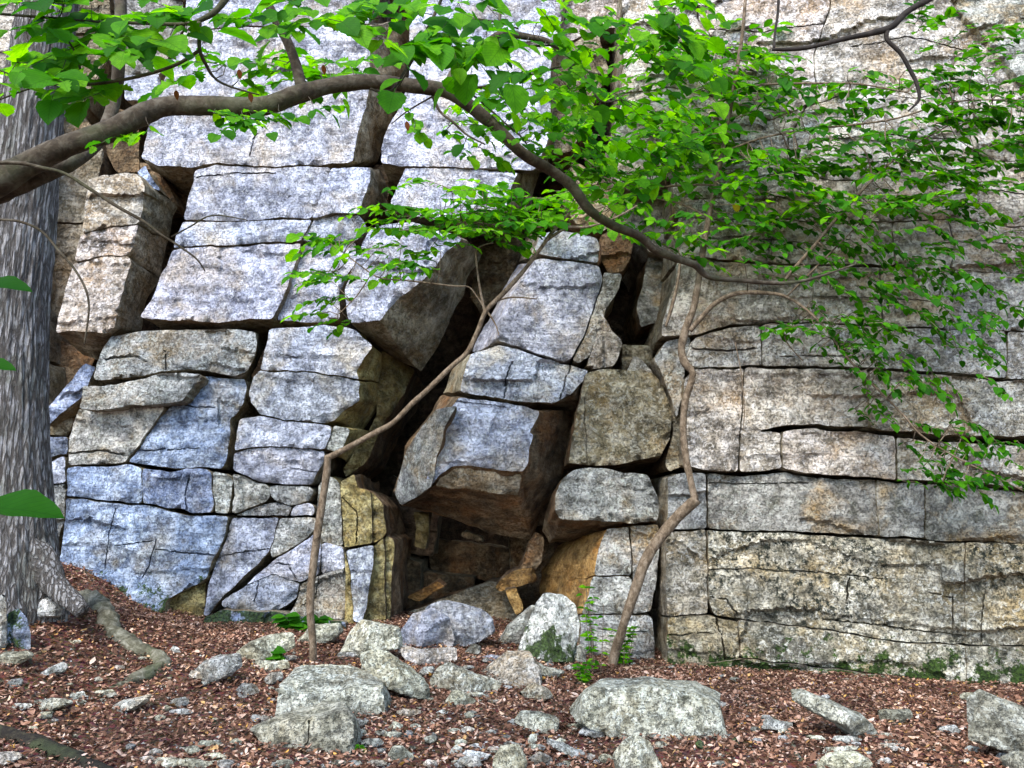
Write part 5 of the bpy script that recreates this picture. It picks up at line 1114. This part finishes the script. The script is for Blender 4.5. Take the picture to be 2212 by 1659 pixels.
# ---------------------------------------------------------------- crooked sapling on the right
def sapling_right():
    Y0 = ghit(1322, 1440)
    root = empty('crooked_sapling', at(1322, 1440, Y0)); tag(root, 'crooked sapling leaning right then rising with a leafy crown before the right cliff', 'tree')
    T = Tree(root, 'sapling', 'leaf', [0, 0, 3], 31); T.rk = .84; Y = Y0 - .15; X = T.rs
    T.yo = lambda u: -max(0, min(u, 2300) - 1450) * .0021
    T.branch([(1318, 1452, Y0, 14), (1332, 1400, Y0 - .02, 12), (1350, 1340, Y, 12), (1375, 1265, Y, 13), (1400, 1200, Y, 13.5), (1435, 1150, Y, 14), (1475, 1105, Y, 14), (1506, 1078, Y, 13)], 'trunk', 14, 6, .16)
    T.branch([(1502, 1080, Y, 9), (1492, 1040, Y, 9), (1480, 980, Y, 8.5), (1476, 920, Y, 9), (1482, 860, Y, 9), (1496, 808, Y, 9.5), (1480, 785, Y, 11), (1472, 755, Y, 10), (1480, 715, Y, 10), (1498, 665, Y, 9), (1508, 610, Y, 8.5), (1520, 530, Y, 8), (1535, 450, Y, 7), (1552, 370, Y, 6.5), (1575, 250, Y, 6), (1595, 130, Y, 5.5), (1605, 60, Y, 4.6), (1615, -60, Y, 4)], 'trunk', 12, 6, .16)
    T.branch([(1490, 715, Y, 7), (1512, 690, Y, 6.5), (1545, 655, Y, 6.5), (1590, 634, Y, 6), (1640, 632, Y, 5.6), (1690, 638, Y, 4.5), (1730, 660, Y, 4), (1775, 700, Y, 3.6), (1820, 760, Y, 3.2), (1860, 805, Y, 3), (1905, 850, Y, 2.8), (1950, 895, Y, 2.4), (1990, 940, Y, 2.2), (2060, 985, Y, 2), (2130, 1020, Y, 1.6), (2210, 1060, Y, 1.2)])
    T.branch([(1690, 612, Y, 4), (1720, 575, Y, 5), (1760, 530, Y, 5), (1800, 480, Y, 4.6), (1845, 430, Y, 4.4), (1885, 388, Y, 3.4), (1950, 330, Y, 2.4), (2050, 270, Y, 1.6)])
    T.branch([(1700, 640, Y, 2.6), (1750, 590, Y, 2.4), (1800, 540, Y, 2), (1860, 480, Y, 1.4)])
    T.branch([(1600, 190, Y, 3.4), (1660, 182, Y, 3), (1760, 180, Y, 3), (1860, 182, Y, 2.6), (1960, 200, Y, 2)])
    T.branch([(1560, 330, Y, 3.4), (1640, 300, Y, 3), (1740, 280, Y, 3), (1840, 270, Y, 3), (1940, 255, Y, 2.6), (2060, 220, Y, 2), (2212, 215, Y, 1.6)])
    T.branch([(1545, 400, Y, 3), (1480, 400, Y, 2.6), (1400, 410, Y, 2), (1330, 440, Y, 1.4)])
    T.branch([(1530, 470, Y, 3), (1470, 440, Y, 2.6), (1380, 420, Y, 2), (1300, 380, Y, 1.4)])
    T.branch([(1735, 780, Y, 1.4), (1700, 740, Y, 1.6), (1690, 700, Y, 2)])
    T.branch([(1885, 388, Y, 2.6), (1870, 330, Y, 2), (1830, 290, Y, 1.6)])
    T.branch([(1470, 560, Y, 3.4), (1462, 620, Y, 4.2), (1446, 680, Y, 5), (1438, 705, Y, 3)], 'branch')
    T.branch([(1588, 740, Y, 1.2), (1600, 800, Y, 1.4), (1608, 880, Y, 1.2), (1605, 930, Y, .8)], 'twig')
    r = T.rs
    def fill(box, n, lpx, angs, face, Lf=(2.0, 3.6), attach=70, dY=.5, mat=None):
        m0 = len(T.leaves)
        for i in range(n):
            u = r.uniform(box[0], box[2]); v = r.uniform(box[1], box[3]); lp = r.uniform(*lpx)
            T.spray(u, v, Y + r.uniform(-dY, dY), R(r.choice(angs) + r.uniform(-14, 14)), lp * r.uniform(*Lf), lp, face, .12, attach=attach)
        if mat: T.leaves[m0:] = [(a, b, c, d, mat, k) for (a, b, c, d, e, k) in T.leaves[m0:]]
    fill((1340, 60, 1640, 330), 84, (24, 38), (0, -20, 180, 20), .6)
    fill((1240, 280, 1600, 500), 78, (22, 34), (0, -20, 180, 200), .6)
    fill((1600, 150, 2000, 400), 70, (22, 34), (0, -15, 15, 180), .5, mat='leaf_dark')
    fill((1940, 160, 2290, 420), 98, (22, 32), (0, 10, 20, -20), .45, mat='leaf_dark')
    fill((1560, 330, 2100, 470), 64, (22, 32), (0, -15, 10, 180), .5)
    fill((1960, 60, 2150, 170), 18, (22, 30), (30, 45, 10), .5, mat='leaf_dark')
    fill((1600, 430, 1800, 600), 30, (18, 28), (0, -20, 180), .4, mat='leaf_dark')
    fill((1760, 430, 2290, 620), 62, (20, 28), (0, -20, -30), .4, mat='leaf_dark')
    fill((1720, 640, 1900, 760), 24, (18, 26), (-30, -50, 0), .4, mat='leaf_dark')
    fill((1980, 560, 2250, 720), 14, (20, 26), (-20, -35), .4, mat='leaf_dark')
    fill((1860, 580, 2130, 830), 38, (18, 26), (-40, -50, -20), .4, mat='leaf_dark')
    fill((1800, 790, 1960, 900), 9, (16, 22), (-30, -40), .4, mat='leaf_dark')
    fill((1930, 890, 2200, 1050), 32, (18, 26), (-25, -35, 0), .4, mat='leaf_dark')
    fill((1440, 430, 1560, 560), 7, (22, 30), (180, 200, -20), .5)
    fill((1640, 690, 1740, 720), 5, (22, 28), (180, 0), .4, mat='leaf_dark')
    for k in range(7):
        T.leaf(at(1432 + k * 11, 258 - k * 2.5 + X.uniform(-3, 3), Y), Vector((1, 0, X.uniform(-.2, .3))), Vector((0, -.9, .7)), .065, 'leaf_yellow', 1)
    T.leaf(at(1585, 440, Y), Vector((.5, 0, -1)), Vector((.2, -1, .3)), .10, 'leaf_yellow', 1)
    T.finish(300)
sapling_right()

def dark_branch():
    b = Vector((3.6, 3.0, gz(3.6, 3.0)))
    root = empty('dark_branched_tree', b); tag(root, 'dark bare branch hooking down into the view at top right', 'tree')
    T = Tree(root, 'darkbark', 'leaf_dark', [0], 9); Y = 3.6
    e = at(2120, -90, Y)
    V, Fc = tube_geo([tuple(q) for q in spline([(b.x, b.y, b.z - .1, .09), (3.5, 3.1, 2.0, .075), (3.1, 3.3, 3.6, .06), (e.x, e.y, e.z, .03)], 8)], 12); me, c = mesh('trunk', V, Fc); link('trunk', me, M['darkbark'], root, c)
    T.branch([(2120, -90, Y, 11), (2050, -30, Y, 9), (2000, 2, Y, 8.5), (1960, 25, Y, 8), (1925, 58, Y, 8), (1880, 72, Y, 7), (1820, 85, Y, 6), (1760, 100, Y, 5), (1718, 106, Y, 5), (1668, 107, Y, 3.6)], 'branch', 10, 6, .2)
    T.branch([(1672, 105, Y, 3.2), (1674, 70, Y, 3), (1680, 30, Y, 3.2), (1683, -30, Y, 3.4)])
    T.branch([(1918, 60, Y, 6), (1916, 85, Y, 5), (1945, 115, Y, 5), (1965, 150, Y, 5), (1980, 180, Y, 4.6), (1985, 215, Y, 3.6), (1962, 240, Y, 2)])
    r = T.rs
    for i in range(5): T.spray(r.uniform(1965, 1990), r.uniform(20, 110), Y + .3, R(80 + r.uniform(-30, 20)), 50, 28, .8, 0, twr=.8)
    T.finish()
dark_branch()

# ---------------------------------------------------------------- ground plants
def plant(name, label, u, v, stems, h, leafpx, seed, spread=14, mat='leaf'):
    Y = ghit(u, v); root = empty(name, at(u, v, Y)); tag(root, label, 'plant')
    T = Tree(root, 'sapling', mat, [0, 3], seed); r = T.rs
    for i in range(stems):
        du = r.uniform(-spread, spread); hh = h * r.uniform(.6, 1.1); Yk = Y + r.uniform(-.08, .08)
        P = [at(u + du * (.3 + .7 * t) + math.sin(t * 3 + i) * 2, v + 2 - hh * t, Yk) for t in [k / 6 for k in range(7)]]
        T.twig(P, .9 * Y / F, .4 * Y / F)
        for k in range(1, 7):
            for s in (-1, 1):
                if r.random() < .75:
                    T.leaf(P[k], Vector((s, r.uniform(-.6, .3), r.uniform(-.2, .3))).normalized(), Vector((0, -r.uniform(.2, .8), 1)).normalized(), leafpx * Y / F * r.uniform(.6, 1.2))
    T.finish()
plant('seedling', 'tall wispy bright green seedling beside the crooked sapling foot', 1290, 1462, 7, 190, 15, 1, 34)
plant('seedling', 'low leafy seedling clump right behind the crooked sapling foot', 1345, 1440, 7, 80, 13, 2, 26)
plant('seedling', 'low seedling in front of the crooked sapling foot', 1262, 1478, 5, 50, 14, 5, 18)
plant('leafy_plant', 'small plant with broad green leaves beside the pointed grey rock', 580, 1428, 3, 26, 34, 3, 24, 'leaf_dark')
plant('leafy_plant', 'small plant with bluish green leaves against the cliff foot behind the first sapling', 650, 1362, 4, 30, 34, 4, 44, 'leaf_dark')
plant('leafy_plant', 'tiny weed among the stones right of the nearest boulder', 770, 1626, 2, 16, 14, 6, 10)

# ---------------------------------------------------------------- sticks and log
def stick(pts, r, mat, label, name='stick', cat='stick'):
    o = tube(name, [(u, v, ghit(u, v) - .01, rr) for (u, v), rr in zip(pts, r)], mat, None, 6, 8, .25, 14); tag(o, label, cat)
stick([(1655, 1545), (1690, 1568), (1712, 1605), (1722, 1632), (1752, 1668)], [3, 5, 5, 5, 4.5], 'root', 'curved grey green stick running off the bottom edge at lower right')
stick([(1775, 1612), (1830, 1614), (1905, 1620)], [3, 6, 3], 'darkbark', 'straight dark stick with a pale middle lying below the slanting slab')
stick([(1188, 1484), (1225, 1480), (1258, 1474)], [2.5, 3, 2], 'darkbark', 'thin dark stick left of the largest boulder')
stick([(74, 1414), (100, 1404), (126, 1392)], [3, 4, 2.5], 'sapling', 'short brown stick near the left edge')
stick([(1330, 1440), (1390, 1446), (1460, 1440)], [3, 5, 3], 'sapling', 'brown stick lying behind the largest boulder')
stick([(400, 1530), (380, 1552), (340, 1580), (290, 1590)], [3, 3.5, 3, 2], 'sapling', 'thin bent twig on the litter at lower left')
stick([(1080, 1590), (1110, 1600), (1140, 1606)], [2, 3, 2], 'sapling', 'short tan splinter of wood at bottom centre')
stick([(-60, 1560), (20, 1592), (110, 1625), (220, 1672), (300, 1700)], [14, 19, 21, 19, 15], 'rot', 'dark rotting log in the bottom left corner', 'fallen_log', 'log')
